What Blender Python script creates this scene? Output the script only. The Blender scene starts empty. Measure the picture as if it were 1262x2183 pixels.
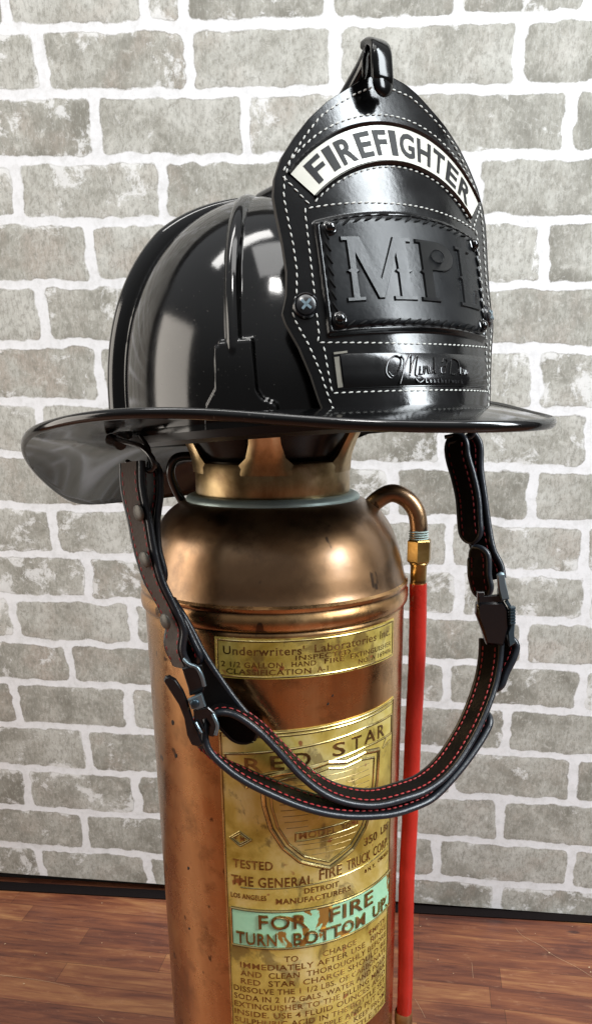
import bpy, math, random
import numpy as np
from mathutils import Matrix, Vector

# ------------------------------------------------------------------ camera
F_PX, PITCH, ROLL, YAW, YPP = 1650.0, .2904, -.0126, -.0026, 1360.0
CAM = np.array([.0155, -.5254, .60])
_cp, _sp, _cy, _sy = math.cos(PITCH), math.sin(PITCH), math.cos(YAW), math.sin(YAW)
FW = np.array([_sy*_cp, _cy*_cp, -_sp]); _rt = np.array([_cy, -_sy, 0.]); _up = np.cross(_rt, FW)
RT = math.cos(ROLL)*_rt + math.sin(ROLL)*_up
UP = -math.sin(ROLL)*_rt + math.cos(ROLL)*_up
sc = bpy.context.scene
cam_d = bpy.data.cameras.new('camera'); cam = bpy.data.objects.new('camera', cam_d)
sc.collection.objects.link(cam); sc.camera = cam
cam.matrix_world = Matrix([[RT[0], UP[0], -FW[0], CAM[0]], [RT[1], UP[1], -FW[1], CAM[1]], [RT[2], UP[2], -FW[2], CAM[2]], [0, 0, 0, 1]])
cam_d.sensor_fit = 'VERTICAL'; cam_d.sensor_height = 36; cam_d.sensor_width = 36*1262/2183
cam_d.lens = F_PX/2183*36
cam_d.shift_y = (YPP-1091.5)/2183
cam_d.clip_start = .01; cam_d.clip_end = 50

# ------------------------------------------------------------------ light
world = bpy.data.worlds.new("World"); sc.world = world; world.use_nodes = True
wt = world.node_tree; wn = wt.nodes; wl = wt.links
bg = wn['Background']
tc = wn.new('ShaderNodeTexCoord'); sp_ = wn.new('ShaderNodeSeparateXYZ'); wl.new(tc.outputs['Generated'], sp_.inputs[0])
rz = wn.new('ShaderNodeValToRGB'); mr = wn.new('ShaderNodeMapRange'); mr.inputs[1].default_value = -1; mr.inputs[2].default_value = 1
wl.new(sp_.outputs['Z'], mr.inputs[0]); wl.new(mr.outputs[0], rz.inputs[0])
cr_ = rz.color_ramp
cr_.elements[0].position = .0; cr_.elements[0].color = (.10, .07, .05, 1)
cr_.elements[1].position = 1.; cr_.elements[1].color = (.80, .82, .84, 1)
e = cr_.elements.new(.42); e.color = (.13, .11, .10, 1)
e = cr_.elements.new(.60); e.color = (.17, .17, .17, 1)
e = cr_.elements.new(.78); e.color = (.55, .56, .57, 1)
wl.new(rz.outputs[0], bg.inputs[0]); bg.inputs[1].default_value = .62

def area(name, loc, target, sx, sy, power, col=(1, 1, 1)):
    d = bpy.data.lights.new(name, 'AREA'); d.shape = 'RECTANGLE'; d.size = sx; d.size_y = sy; d.energy = power; d.color = col
    o = bpy.data.objects.new(name, d); sc.collection.objects.link(o)
    v = Vector(target)-Vector(loc)
    o.location = loc; o.rotation_euler = v.to_track_quat('-Z', 'Y').to_euler()
    return o
area('window_light', (1.12, -.62, 1.46), (.05, -.10, .62), .40, 1.26, 44, (.90, .96, 1))
area('lamp_front', (-.22, -1.05, 2.0), (0, -.1, .6), .22, .22, 7, (1, .98, .95))
area('lamp_left', (-.50, -.08, 1.85), (-.1, 0, .6), .16, .8, 5, (1, .98, .95))
area('fill_left', (-1.25, -.06, .62), (-.05, -.03, .42), .62, 1.10, 8, (1, .92, .82))  # added warm fill to brighten the copper and dome, no known window
area('overhead_fill', (.1, -.75, 2.9), (.05, .2, .35), 1.7, 1.0, 21, (1, .99, .97))  # added overhead fill for the wall, kept out of the shield's reflection

sc.view_settings.view_transform = 'Standard'; sc.view_settings.look = 'None'
sc.view_settings.gamma = 1; sc.view_settings.exposure = 0.15; sc.view_settings.use_curve_mapping = False
sc.render.engine = 'CYCLES'

# ------------------------------------------------------------------ tools
rng = np.random.default_rng(7); random.seed(7)
A3 = np.array
def ray(x, y): return FW + RT*(x-631)/F_PX - UP*(y-YPP)/F_PX
def at(x, y, Y):                        # point of the vertical plane y = Y seen at photo pixel (x, y)
    d = ray(x, y); return CAM + d*((Y-CAM[1])/d[1])
ROOT = {}; HALO = {}; KEEP = []
def tag(o, label=None, cat=None, group=None, kind=None):
    for k, v in (('label', label), ('category', cat), ('group', group), ('kind', kind)):
        if v: o[k] = v
def thing(name, label, cat, M=None, loc=(0, 0, 0)):
    o = bpy.data.objects.new(name, None); sc.collection.objects.link(o); o.empty_display_size = .05
    m = Matrix.Translation(loc) if M is None else M
    o.matrix_world = m; ROOT[o.name] = m; tag(o, label, cat); return o
def put(name, V, F, mat, parent=None, smooth=True, sharp=40, label=None, local=False):
    V = np.asarray(V, float).reshape(-1, 3)
    if parent is not None and not local:
        mi = np.array(ROOT[parent.name].inverted()); V = V@mi[:3, :3].T + mi[:3, 3]
    me = bpy.data.meshes.new(name); me.from_pydata(V.tolist(), [], [tuple(int(i) for i in f) for f in F]); me.update()
    o = bpy.data.objects.new(name, me); sc.collection.objects.link(o)
    me.materials.append(mat)
    if smooth:
        me.polygons.foreach_set('use_smooth', [True]*len(me.polygons))
        if sharp: me.set_sharp_from_angle(angle=math.radians(sharp))
    if parent is not None:
        o.parent = parent; ROOT[o.name] = ROOT[parent.name]
        if False: pass
    if label: o['label'] = label
    return o
class MB:                               # collects pieces of ONE part
    def __init__(s): s.V = []; s.F = []; s.n = 0
    def add(s, V, F):
        V = np.asarray(V, float).reshape(-1, 3); s.V.append(V); s.F += [tuple(i+s.n for i in f) for f in F]; s.n += len(V); return s
    def put(s, name, mat, parent=None, **k):
        V = np.concatenate(s.V); F = list(s.F); nf = len(F); H_ = HALO.get(id(s))
        if H_ is not None: F += [tuple(i+len(V) for i in f) for f in H_.F]; V = np.concatenate([V]+H_.V)
        o = put(name, V, F, mat, parent, **k)
        if H_ is not None:
            o.data.materials.append(M_patina_shade); mi = [0]*nf+[1]*(len(o.data.polygons)-nf); o.data.polygons.foreach_set('material_index', mi)
        return o
def gfaces(nr, nc, cu=False, cv=False):
    F = []
    for i in range(nr if cv else nr-1):
        for j in range(nc if cu else nc-1):
            a = i*nc+j; b = i*nc+(j+1) % nc; c = ((i+1) % nr)*nc+(j+1) % nc; d = ((i+1) % nr)*nc+j
            F.append((a, b, c, d))
    return F
def lathe(prof, n=96, c=(0, 0)):
    t = np.linspace(0, 2*np.pi, n, endpoint=False)
    V = np.stack([[c[0]+r*np.cos(t), c[1]+r*np.sin(t), np.full(n, z)] for r, z in prof]).transpose(0, 2, 1)
    return V.reshape(-1, 3), gfaces(len(prof), n, True)
def smooth_path(P, n=60):
    P = np.asarray(P, float); d = np.r_[0, np.cumsum(np.linalg.norm(np.diff(P[:, :3], axis=0), axis=1))]; m = len(P)
    T = np.zeros_like(P)
    T[1:-1] = (P[2:]-P[:-2])/(d[2:]-d[:-2])[:, None]; T[0] = (P[1]-P[0])/(d[1]-d[0]); T[-1] = (P[-1]-P[-2])/(d[-1]-d[-2])
    out = []
    for s in np.linspace(0, d[-1], n):
        i = min(max(np.searchsorted(d, s)-1, 0), m-2); h = d[i+1]-d[i]; t = (s-d[i])/h
        out.append((2*t**3-3*t*t+1)*P[i]+(t**3-2*t*t+t)*h*T[i]+(-2*t**3+3*t*t)*P[i+1]+(t**3-t*t)*h*T[i+1])
    return A3(out)
def tube(P, r, n=14, cap=True):
    P = np.asarray(P, float); m = len(P); r = np.full(m, r) if np.isscalar(r) else np.asarray(r)
    T = np.gradient(P, axis=0); T /= np.linalg.norm(T, axis=1)[:, None]+1e-12
    u = np.cross(T[0], [0, 0, 1.]); 
    if np.linalg.norm(u) < 1e-3: u = np.cross(T[0], [0, 1., 0])
    u /= np.linalg.norm(u); V = []
    a = np.linspace(0, 2*np.pi, n, endpoint=False)
    for i in range(m):
        u = u-T[i]*(u@T[i]); u /= np.linalg.norm(u); w = np.cross(T[i], u)
        V.append(P[i]+r[i]*(np.cos(a)[:, None]*u+np.sin(a)[:, None]*w))
    F = gfaces(m, n, True)
    if cap: F += [tuple(range(n))[::-1], tuple((m-1)*n+k for k in range(n))]
    return np.concatenate(V), F
def ball(c, ax, ay, az, nu=12, nv=8):   # ellipsoid with axis vectors
    V = []
    for i in range(nv+1):
        p = np.pi*i/nv
        for j in range(nu):
            t = 2*np.pi*j/nu; V.append(A3(c)+A3(ax)*np.sin(p)*np.cos(t)+A3(ay)*np.sin(p)*np.sin(t)+A3(az)*np.cos(p))
    return A3(V), gfaces(nv+1, nu, True)
def slab(pts, Y, th, bev=.0006, nrm=None):  # an outline at depth Y with real thickness
    P = A3([at(x, y, Y) for x, y in pts]); return slab3(P, A3([0, 1., 0])*th if nrm is None else A3(nrm)*th, bev)
def slab3(P, D, bev=.0006):
    n = len(P); c = P.mean(0); Dn = D/np.linalg.norm(D)
    ins = P + (c-P)/np.linalg.norm(c-P, axis=1)[:, None]*bev
    V = np.concatenate([ins, P+Dn*bev, P+D-Dn*bev, ins+D]); F = []
    for k in range(3):
        for j in range(n): F.append((k*n+j, k*n+(j+1) % n, (k+1)*n+(j+1) % n, (k+1)*n+j))
    F += [tuple(range(n))[::-1], tuple(3*n+j for j in range(n))]
    return V, F
_tx = {}
def text_poly(s, extrude=0., off=0., shear=0., space=1.):
    k = (s, extrude, off, shear, space)
    if k not in _tx:
        cu = bpy.data.curves.new('t', 'FONT'); cu.body = s; cu.extrude = extrude; cu.offset = off; cu.shear = shear
        cu.space_character = space; cu.resolution_u = 3
        o = bpy.data.objects.new('t', cu); sc.collection.objects.link(o); bpy.context.view_layer.update()
        me = o.evaluated_get(bpy.context.evaluated_depsgraph_get()).to_mesh()
        V = A3([tuple(v.co) for v in me.vertices]) if len(me.vertices) else np.zeros((0, 3)); F = [tuple(p.vertices) for p in me.polygons]
        o.evaluated_get(bpy.context.evaluated_depsgraph_get()).to_mesh_clear()
        sc.collection.objects.unlink(o); bpy.data.objects.remove(o); bpy.data.curves.remove(cu); _tx[k] = (V, F)
    return _tx[k]
def fit_text(s, u0, u1, v0, h, depth, off=.0, space=1.):   # text scaled into u0..u1, baseline v0, cap height h ; returns (u, v, w)
    V, F = text_poly(s, .5, off, 0, space); V = V.copy(); x0, x1 = V[:, 0].min(), V[:, 0].max()
    V[:, 0] = u0+(V[:, 0]-x0)/(x1-x0)*(u1-u0); V[:, 1] = v0+V[:, 1]/.70*h; V[:, 2] = (V[:, 2]+.5)*depth
    return V, F

# ------------------------------------------------------------------ materials
def mat(name): 
    m = bpy.data.materials.new(name); m.use_nodes = True; return m, m.node_tree.nodes, m.node_tree.links, m.node_tree.nodes['Principled BSDF']
def simple(name, col, rough=.4, metal=0., coat=0., spec=.5, bump=0., bscale=200., var=0., rvar=0., vscale=20.):
    m, n, l, b = mat(name)
    b.inputs['Base Color'].default_value = (*col, 1); b.inputs['Roughness'].default_value = rough; b.inputs['Metallic'].default_value = metal
    b.inputs['Coat Weight'].default_value = coat; b.inputs['Coat Roughness'].default_value = .06; b.inputs['Specular IOR Level'].default_value = spec
    t = n.new('ShaderNodeTexCoord')
    if var or rvar:
        z = n.new('ShaderNodeTexNoise'); z.inputs['Scale'].default_value = vscale; z.inputs['Detail'].default_value = 6; l.new(t.outputs['Object'], z.inputs['Vector'])
        if var:
            mx = n.new('ShaderNodeMix'); mx.data_type = 'RGBA'; mx.inputs[6].default_value = (*[c*(1-var) for c in col], 1); mx.inputs[7].default_value = (*[min(c*(1+var), 1) for c in col], 1)
            l.new(z.outputs['Fac'], mx.inputs[0]); l.new(mx.outputs[2], b.inputs['Base Color'])
        if rvar:
            r = n.new('ShaderNodeMapRange'); r.inputs[1].default_value = .35; r.inputs[2].default_value = .65; r.inputs[3].default_value = max(rough-rvar, .02); r.inputs[4].default_value = rough+rvar
            l.new(z.outputs['Fac'], r.inputs[0]); l.new(r.outputs[0], b.inputs['Roughness'])
    if bump:
        z2 = n.new('ShaderNodeTexNoise'); z2.inputs['Scale'].default_value = bscale; z2.inputs['Detail'].default_value = 4; l.new(t.outputs['Object'], z2.inputs['Vector'])
        bp = n.new('ShaderNodeBump'); bp.inputs['Strength'].default_value = bump; bp.inputs['Distance'].default_value = .001
        l.new(z2.outputs['Fac'], bp.inputs['Height']); l.new(bp.outputs['Normal'], b.inputs['Normal'])
    return m
def ramp(n, stops, interp='LINEAR'):
    r = n.new('ShaderNodeValToRGB'); r.color_ramp.interpolation = interp; els = r.color_ramp.elements
    while len(els) < len(stops): els.new(.5)
    for e, (p, c) in zip(els, stops): e.position = p; e.color = (*c, 1) if len(c) == 3 else c
    return r
def noise(n, l, vec, scale, detail=5, rough=.6, dist=0.):
    z = n.new('ShaderNodeTexNoise'); z.inputs['Scale'].default_value = scale; z.inputs['Detail'].default_value = detail
    z.inputs['Roughness'].default_value = rough; z.inputs['Distortion'].default_value = dist; l.new(vec, z.inputs['Vector']); return z
def mapping(n, l, vec, scale=(1, 1, 1), rot=(0, 0, 0), loc=(0, 0, 0)):
    m = n.new('ShaderNodeMapping'); m.inputs['Scale'].default_value = scale; m.inputs['Rotation'].default_value = rot; m.inputs['Location'].default_value = loc
    l.new(vec, m.inputs['Vector']); return m.outputs[0]
def mixc(n, l, fac, a, b):
    m = n.new('ShaderNodeMix'); m.data_type = 'RGBA'
    for s, v in ((0, fac), (6, a), (7, b)):
        if isinstance(v, (int, float)): m.inputs[s].default_value = v
        elif isinstance(v, tuple): m.inputs[s].default_value = (*v, 1)
        else: l.new(v, m.inputs[s])
    return m.outputs[2]
def math_(n, l, op, a, b=None, c=None, clamp=False):
    m = n.new('ShaderNodeMath'); m.operation = op; m.use_clamp = clamp
    for i, v in enumerate((a, b, c)):
        if v is None: continue
        if isinstance(v, (int, float)): m.inputs[i].default_value = v
        else: l.new(v, m.inputs[i])
    return m.outputs[0]
def mrange(n, l, v, a, b, c=0., d=1.):
    m = n.new('ShaderNodeMapRange'); l.new(v, m.inputs[0])
    for i, x in enumerate((a, b, c, d)): m.inputs[i+1].default_value = x
    return m.outputs[0]
def bump(n, l, h, strength, dist, b, prev=None):
    bp = n.new('ShaderNodeBump'); bp.inputs['Strength'].default_value = strength; bp.inputs['Distance'].default_value = dist; l.new(h, bp.inputs['Height'])
    if prev: l.new(prev, bp.inputs['Normal'])
    if b: l.new(bp.outputs[0], b.inputs['Normal'])
    return bp.outputs[0]

def copper_mat(name, dark, mid, bright, rough=(.2, .38), spots=True, scale=9., streak=True, coat=.3):
    m, n, l, b = mat(name); t = n.new('ShaderNodeTexCoord').outputs['Object']
    z1 = noise(n, l, mapping(n, l, t, (1, 1, .22) if streak else (1, 1, 1)), scale, 6, .6, .6)
    r = ramp(n, [(.30, dark), (.5, mid), (.72, bright)]); l.new(z1.outputs['Fac'], r.inputs[0]); col = r.outputs[0]
    z2 = noise(n, l, t, 38, 5, .65); col = mixc(n, l, mrange(n, l, z2.outputs['Fac'], .52, .66, 0, .6), col, tuple(c*.45 for c in mid))
    if spots:
        z3 = noise(n, l, mapping(n, l, t, (1, 1, .6)), 62, 3, .55); col = mixc(n, l, mrange(n, l, z3.outputs['Fac'], .68, .71, 0, .8), col, (.03, .02, .015))
    sz = n.new('ShaderNodeSeparateXYZ'); l.new(t, sz.inputs[0]); zz = noise(n, l, t, 55, 5, .7)
    for zs, wd in ((.4725, .0030), (.4842, .0022), (.5440, .004), (.012, .010)):
        g = mrange(n, l, math_(n, l, 'ADD', math_(n, l, 'ABSOLUTE', math_(n, l, 'SUBTRACT', sz.outputs['Z'], zs)), math_(n, l, 'MULTIPLY', zz.outputs['Fac'], wd)), wd*.55, wd*1.3, .75, 0); col = mixc(n, l, g, col, (.05, .03, .018))
    l.new(col, b.inputs['Base Color']); b.inputs['Metallic'].default_value = 1; b.inputs['Coat Weight'].default_value = coat; b.inputs['Coat Roughness'].default_value = .24
    z4 = noise(n, l, t, 24, 6, .7); l.new(mrange(n, l, z4.outputs['Fac'], .35, .65, *rough), b.inputs['Roughness'])
    z5 = noise(n, l, t, 16, 3, .5); z6 = noise(n, l, t, 420, 3, .6)
    nm = bump(n, l, z5.outputs['Fac'], .55, .0018, None); bump(n, l, z6.outputs['Fac'], .10, .0004, b, nm)
    return m
M_copper = copper_mat('aged_copper', (.22, .10, .035), (.52, .285, .115), (.88, .58, .29), (.17, .38))
M_copper2 = copper_mat('dark_copper', (.13, .065, .028), (.29, .165, .080), (.47, .32, .18), (.28, .46), scale=6., streak=False, coat=.6)
M_collar = copper_mat('tarnished_brass', (.24, .15, .065), (.46, .33, .16), (.76, .60, .36), (.28, .46), spots=False, scale=22, streak=False)
M_fit = copper_mat('fitting_brass', (.20, .12, .035), (.36, .24, .075), (.52, .37, .14), (.30, .46), spots=False, scale=40, streak=False)
def brass_plate_mat():
    m, n, l, b = mat('plate_brass'); t = n.new('ShaderNodeTexCoord').outputs['Object']
    z1 = noise(n, l, t, 30, 5, .6, .4); r = ramp(n, [(.32, (.42, .31, .05)), (.5, (.69, .56, .14)), (.7, (.88, .78, .37))]); l.new(z1.outputs['Fac'], r.inputs[0])
    z2 = noise(n, l, mapping(n, l, t, (1, 1, .8)), 44, 6, .62, .5); st = mrange(n, l, z2.outputs['Fac'], .55, .62, 0, .68)
    col = mixc(n, l, st, r.outputs[0], (.12, .062, .025))
    z3 = noise(n, l, t, 75, 2, .5); col = mixc(n, l, mrange(n, l, z3.outputs['Fac'], .70, .73, 0, .8), col, (.30, .06, .03))
    l.new(col, b.inputs['Base Color']); l.new(mrange(n, l, st, 0, 1, .55, .3), b.inputs['Metallic'])
    l.new(mrange(n, l, z1.outputs['Fac'], .3, .7, .30, .46), b.inputs['Roughness'])
    z5 = noise(n, l, t, 60, 4, .6); bump(n, l, z5.outputs['Fac'], .4, .0009, b)
    return m
M_plate = brass_plate_mat()
M_letter = copper_mat('letter_brass', (.55, .38, .10), (.80, .62, .24), (.98, .88, .52), (.2, .34), spots=False, scale=60, streak=False)
def teal_mat():
    m, n, l, b = mat('green_enamel'); t = n.new('ShaderNodeTexCoord').outputs['Object']
    z = noise(n, l, t, 40, 4, .6, .6); k = mrange(n, l, z.outputs['Fac'], .56, .575)
    z2 = noise(n, l, t, 120, 4, .6); g = mixc(n, l, z2.outputs['Fac'], (.24, .50, .31), (.42, .70, .48))
    l.new(mixc(n, l, k, g, (.50, .31, .08)), b.inputs['Base Color']); l.new(math_(n, l, 'MULTIPLY', k, .8), b.inputs['Metallic'])
    b.inputs['Roughness'].default_value = .42; bump(n, l, z2.outputs['Fac'], .3, .0006, b); return m
M_teal = teal_mat()
M_red = simple('red_rubber_hose', (.40, .017, .009), .38, var=.5, vscale=26, bump=.3, rvar=.12, bscale=300)
def gloss_black():
    m, n, l, b = mat('gloss_black_shell'); t = n.new('ShaderNodeTexCoord').outputs['Object']
    b.inputs['Base Color'].default_value = (.0025, .0025, .0027, 1); b.inputs['Specular IOR Level'].default_value = .60
    z = noise(n, l, t, 18, 7, .7); l.new(mrange(n, l, z.outputs['Fac'], .4, .7, .07, .17), b.inputs['Roughness'])
    z2 = noise(n, l, t, 7, 2, .5); z3 = noise(n, l, mapping(n, l, t, (1, 1, 4), (0, .5, .3)), 160, 4, .8)
    zd = noise(n, l, t, 520, 2, .5); zd2 = noise(n, l, t, 14, 4, .6); df = math_(n, l, 'MULTIPLY', mrange(n, l, zd.outputs['Fac'], .70, .74), mrange(n, l, zd2.outputs['Fac'], .45, .65, 0, .5))
    l.new(mixc(n, l, df, (.0025, .0025, .0027), (.16, .155, .14)), b.inputs['Base Color'])
    nm = bump(n, l, z2.outputs['Fac'], .25, .003, None); bump(n, l, z3.outputs['Fac'], .05, .0003, b, nm)
    return m
M_black = gloss_black()
M_liner = simple('black_liner', (.005, .005, .006), .4)
M_leather = simple('black_leather', (.0028, .0028, .0030), .17, spec=.44, bump=.045, bscale=420, rvar=.07, vscale=35)
M_leather_flat = simple('panel_leather', (.0035, .004, .0048), .30, spec=.27, bump=.07, bscale=380, rvar=.06, vscale=30)
M_edge = simple('raw_leather_edge', (.035, .032, .028), .7, bump=.3)
M_white = simple('white_thread', (.46, .46, .43), .7, var=.25, vscale=150)
M_redth = simple('red_thread', (.32, .011, .013), .55)
M_redth2 = simple('dull_red_thread', (.13, .006, .008), .6, spec=.2)
M_blackth = simple('black_thread', (.003, .003, .003), .6, spec=.1)
M_reflect = simple('reflective_white', (.50, .49, .43), .28, var=.15, vscale=90, spec=.5)
M_print = simple('black_print', (.006, .006, .006), .5, spec=.2)
M_steel = simple('black_steel', (.005, .005, .006), .22, metal=0., spec=.7)
M_clip = simple('grey_blue_steel', (.20, .27, .31), .35, metal=.8)
M_suede = simple('brown_suede', (.085, .070, .060), .85, bump=.4, bscale=600, var=.2, vscale=60)
M_strap = simple('strap_leather', (.0035, .003, .0032), .55, spec=.10, bump=.15, bscale=500, rvar=.06, vscale=50)
M_sedge = simple('strap_rolled_edge', (.010, .013, .018), .34, spec=.5, bump=.2, bscale=300)
M_solder = simple('solder_seal', (.42, .52, .49), .40, metal=.35, var=.4, vscale=60, bump=.4, bscale=150)
M_dark = simple('dark_gap', (.01, .008, .007), .9)
M_type = copper_mat('letter_type', (.17, .10, .035), (.33, .22, .08), (.62, .48, .20), (.25, .4), spots=False, scale=90, streak=False)
M_patina_shade = simple('patina_emboss_shade', (.06, .035, .012), .5, metal=.4, var=.4, vscale=120)  # tarnish round the letters, and painted emboss shadow under raised lines
M_silver = simple('worn_silver_strip', (.27, .255, .215), .35, metal=.6, var=.3, vscale=200)

# ------------------------------------------------------------------ floor
def floor_mat():
    m, n, l, b = mat('stained_wood_planks'); t = n.new('ShaderNodeTexCoord').outputs['Object']
    v = mapping(n, l, t, (1, 1, 1), (0, 0, .108+.055), (.04, .020, 0))
    br = n.new('ShaderNodeTexBrick'); l.new(v, br.inputs['Vector']); br.inputs['Scale'].default_value = 1; br.inputs['Brick Width'].default_value = .24
    br.inputs['Row Height'].default_value = .031; br.inputs['Mortar Size'].default_value = .0004; br.inputs['Mortar Smooth'].default_value = .3
    br.inputs['Color1'].default_value = (0, 0, 0, 1); br.inputs['Color2'].default_value = (1, 1, 1, 1); br.inputs['Mortar'].default_value = (.4, .4, .4, 1); br.offset = .37; br.squash = 1.5; br.squash_frequency = 3
    w = noise(n, l, mapping(n, l, v, (2, 26, 1)), 6, 7, .65, 1.2); w2 = noise(n, l, mapping(n, l, v, (1.5, 9, 1)), 5, 4, .6, .8)
    s = math_(n, l, 'ADD', math_(n, l, 'MULTIPLY', br.outputs['Color'], .18), math_(n, l, 'ADD', math_(n, l, 'MULTIPLY', w.outputs['Fac'], .42), math_(n, l, 'MULTIPLY', w2.outputs['Fac'], .58)))
    r = ramp(n, [(.36, (.032, .011, .008)), (.50, (.100, .032, .019)), (.62, (.175, .060, .028)), (.74, (.27, .12, .05)), (.86, (.42, .23, .09))]); l.new(s, r.inputs[0])
    col = mixc(n, l, math_(n, l, 'MULTIPLY', br.outputs['Fac'], .55), r.outputs[0], (.03, .012, .006))
    kn = n.new('ShaderNodeTexVoronoi'); kn.inputs['Scale'].default_value = 8; l.new(mapping(n, l, v, (1, 2.4, 1)), kn.inputs['Vector'])
    kz = noise(n, l, v, 60, 3); kd = math_(n, l, 'ADD', kn.outputs['Distance'], math_(n, l, 'MULTIPLY', kz.outputs['Fac'], .05))
    col = mixc(n, l, mrange(n, l, kd, .07, .10, .75, 0), col, (.022, .010, .012))
    z = noise(n, l, mapping(n, l, v, (1, 3, 1)), 42, 6, .75); col = mixc(n, l, mrange(n, l, z.outputs['Fac'], .58, .72, 0, .4), col, (.42, .24, .14))
    l.new(col, b.inputs['Base Color']); b.inputs['Roughness'].default_value = .38
    l.new(mrange(n, l, w.outputs['Fac'], .3, .7, .26, .48), b.inputs['Roughness'])
    nm = bump(n, l, w.outputs['Fac'], .25, .001, None); bump(n, l, br.outputs['Fac'], -.4, .001, b, nm); return m
V = [(-3, -3, 0), (3, -3, 0), (3, 3, 0), (-3, 3, 0)]
fl = put('floor', V, [(0, 1, 2, 3)], floor_mat(), None, False); tag(fl, kind='structure')
# scattered scratches and gold flecks on the boards
mb = MB(); 
def fpt(x, y, z=.0006):
    d = ray(x, y); return CAM + d*((z-CAM[2])/d[2])
for pl in ([(1098, 1978), (1112, 1994), (1150, 2015), (1180, 2037), (1225, 2060), (1262, 2083)], [(0, 2078), (60, 2086), (100, 2092), (150, 2103)], [(884, 2130), (896, 2150), (906, 2170)], [(1005, 2052), (1008, 2085)], [(210, 2168), (222, 2180)]):
    P = smooth_path([fpt(*p) for p in pl], 24); mb.add(*tube(P, .00013, 5))
for x, y, s in ((12, 2012, 1), (100, 2032, .9), (218, 1925, .7), (218, 2010, .7), (52, 2097, 1), (75, 2036, .6), (896, 1975, .6), (909, 1959, .5), (933, 2046, .8), (1170, 2031, 1.1), (1255, 2062, 1.1), (1258, 2072, .9), (966, 2075, .6), (1219, 1975, .4), (1140, 1990, .5), (320, 2040, .5), (290, 1990, .4)):
    c = fpt(x, y); mb.add(*ball(c, A3([.0011*s, .0002, 0]), A3([0, .0008*s, 0]), A3([0, 0, .0004]), 8, 5))
o = mb.put('gold_flecks', simple('gold_fleck', (.46, .32, .20), .6)); tag(o, 'pale scratches and tiny gold flecks scattered on the wooden floor', 'flecks', kind='stuff')

# ------------------------------------------------------------------ brick backdrop
WY = -.10785; WO = A3([0, .31742, 0.]); WU = A3([math.cos(WY), math.sin(WY), 0]); WN = A3([-math.sin(WY), math.cos(WY), 0])
LN = [(0.938, -0.0348), (0.8833, -0.0335), (0.829, -0.0316), (0.7746, -0.0316), (0.7171, -0.029), (0.6594, -0.029), (0.6007, -0.0291), (0.5439, -0.0311), (0.4882, -0.0303), (0.4344, -0.0297), (0.3825, -0.0301), (0.3296, -0.0285), (0.2778, -0.0303), (0.2222, -0.0287), (0.1644, -0.029), (0.1071, -0.0302), (0.0513, -0.0318)]
LN = [(.938+.0555*k, -.034) for k in range(8, 0, -1)] + LN + [(-.005, -.031)]
JT = [[-0.254, -0.12, -0.082, 0.052, 0.164, 0.278], [-0.226, -0.081, 0.057, 0.223], [-0.175, -0.028, .12, 0.272], [-0.26, -0.111, .035, 0.188], [-0.192, -.05, .10, 0.256], [-0.249, -.10, .05, 0.197], [-0.191, -.04, .11, 0.257], [-0.261, -.12, .02, .17, 0.315], [-0.19, -.04, 0.119, 0.262], [-0.259, -.11, .04, 0.179, 0.322], [-0.223, -.08, .06, .19, 0.327], [-0.316, -0.175, -.03, .12, 0.266], [-0.257, -.11, .04, 0.183, 0.33], [-0.329, -0.187, -.04, .11, 0.252], [-0.245, -.10, .05, .195, 0.335], [-0.329, -0.187, -.04, .11, 0.251], [-0.258, -.11, .04, 0.182, 0.34], [-0.322, -0.179, -.03, .11, 0.255]]
JT = [[]]*7 + JT + [[]]
UMIN, UMAX, VTOP = -1.15, 1.15, 1.32
def vnoise(x, y, seed, s):
    r = np.random.default_rng(seed); g = r.random((256, 256)); X = x/s+1000; Y = y/s+1000; i = np.floor(X).astype(int); j = np.floor(Y).astype(int)
    fx = X-i; fy = Y-j; fx = fx*fx*(3-2*fx); fy = fy*fy*(3-2*fy); i %= 256; j %= 256; i1 = (i+1) % 256; j1 = (j+1) % 256
    return (g[i, j]*(1-fx)+g[i1, j]*fx)*(1-fy)+(g[i, j1]*(1-fx)+g[i1, j1]*fx)*fy - .5
nu, nv = 900, 520
gu, gv = np.meshgrid(np.linspace(UMIN, UMAX, nu), np.linspace(0, 1, nv)); vb = .0121-.0215*gu; gv = vb+gv*(VTOP-vb)
du = gu+.0055*vnoise(gu, gv, 1, .022)+.003*vnoise(gu, gv, 2, .007)+.005*vnoise(gu, gv, 5, .05)
dv = gv+.0034*vnoise(gu, gv, 3, .030)+.0022*vnoise(gu, gv, 4, .008)+.0022*vnoise(gu, gv, 6, .012)
sd = np.full(gu.shape, -.004); rr = np.zeros(gu.shape+(3,))
for k in range(len(LN)-1):
    t = LN[k][0]+LN[k][1]*du; bt = LN[k+1][0]+LN[k+1][1]*du
    js = list(JT[k]) if JT[k] else [random.uniform(-.08, .08)]
    while js[0] > UMIN-.1: js.insert(0, js[0]-random.uniform(.135, .16))
    while js[-1] < UMAX+.1: js.append(js[-1]+random.uniform(.135, .16))
    js = A3(js); um = du+.0  # joints stand square to the courses
    m = (dv <= t) & (dv > bt); uq = (um+(dv-(t+bt)/2)*.03)[m]
    i = np.clip(np.searchsorted(js, uq)-1, 0, len(js)-2); hw = (js[i+1]-js[i])/2-.0050; uc = (js[i+1]+js[i])/2
    hh = (t-bt)[m]/2-.0040; x = np.abs(uq-uc)-hw; y = np.abs(dv-(t+bt)/2)[m]-hh; R = .0048
    q = np.sqrt(np.maximum(x+R, 0)**2+np.maximum(y+R, 0)**2)+np.minimum(np.maximum(x+R, y+R), 0)-R
    sd[m] = -q; rb = np.random.default_rng(100+k).random((len(js), 3)); rr[m] = rb[i]
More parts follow.
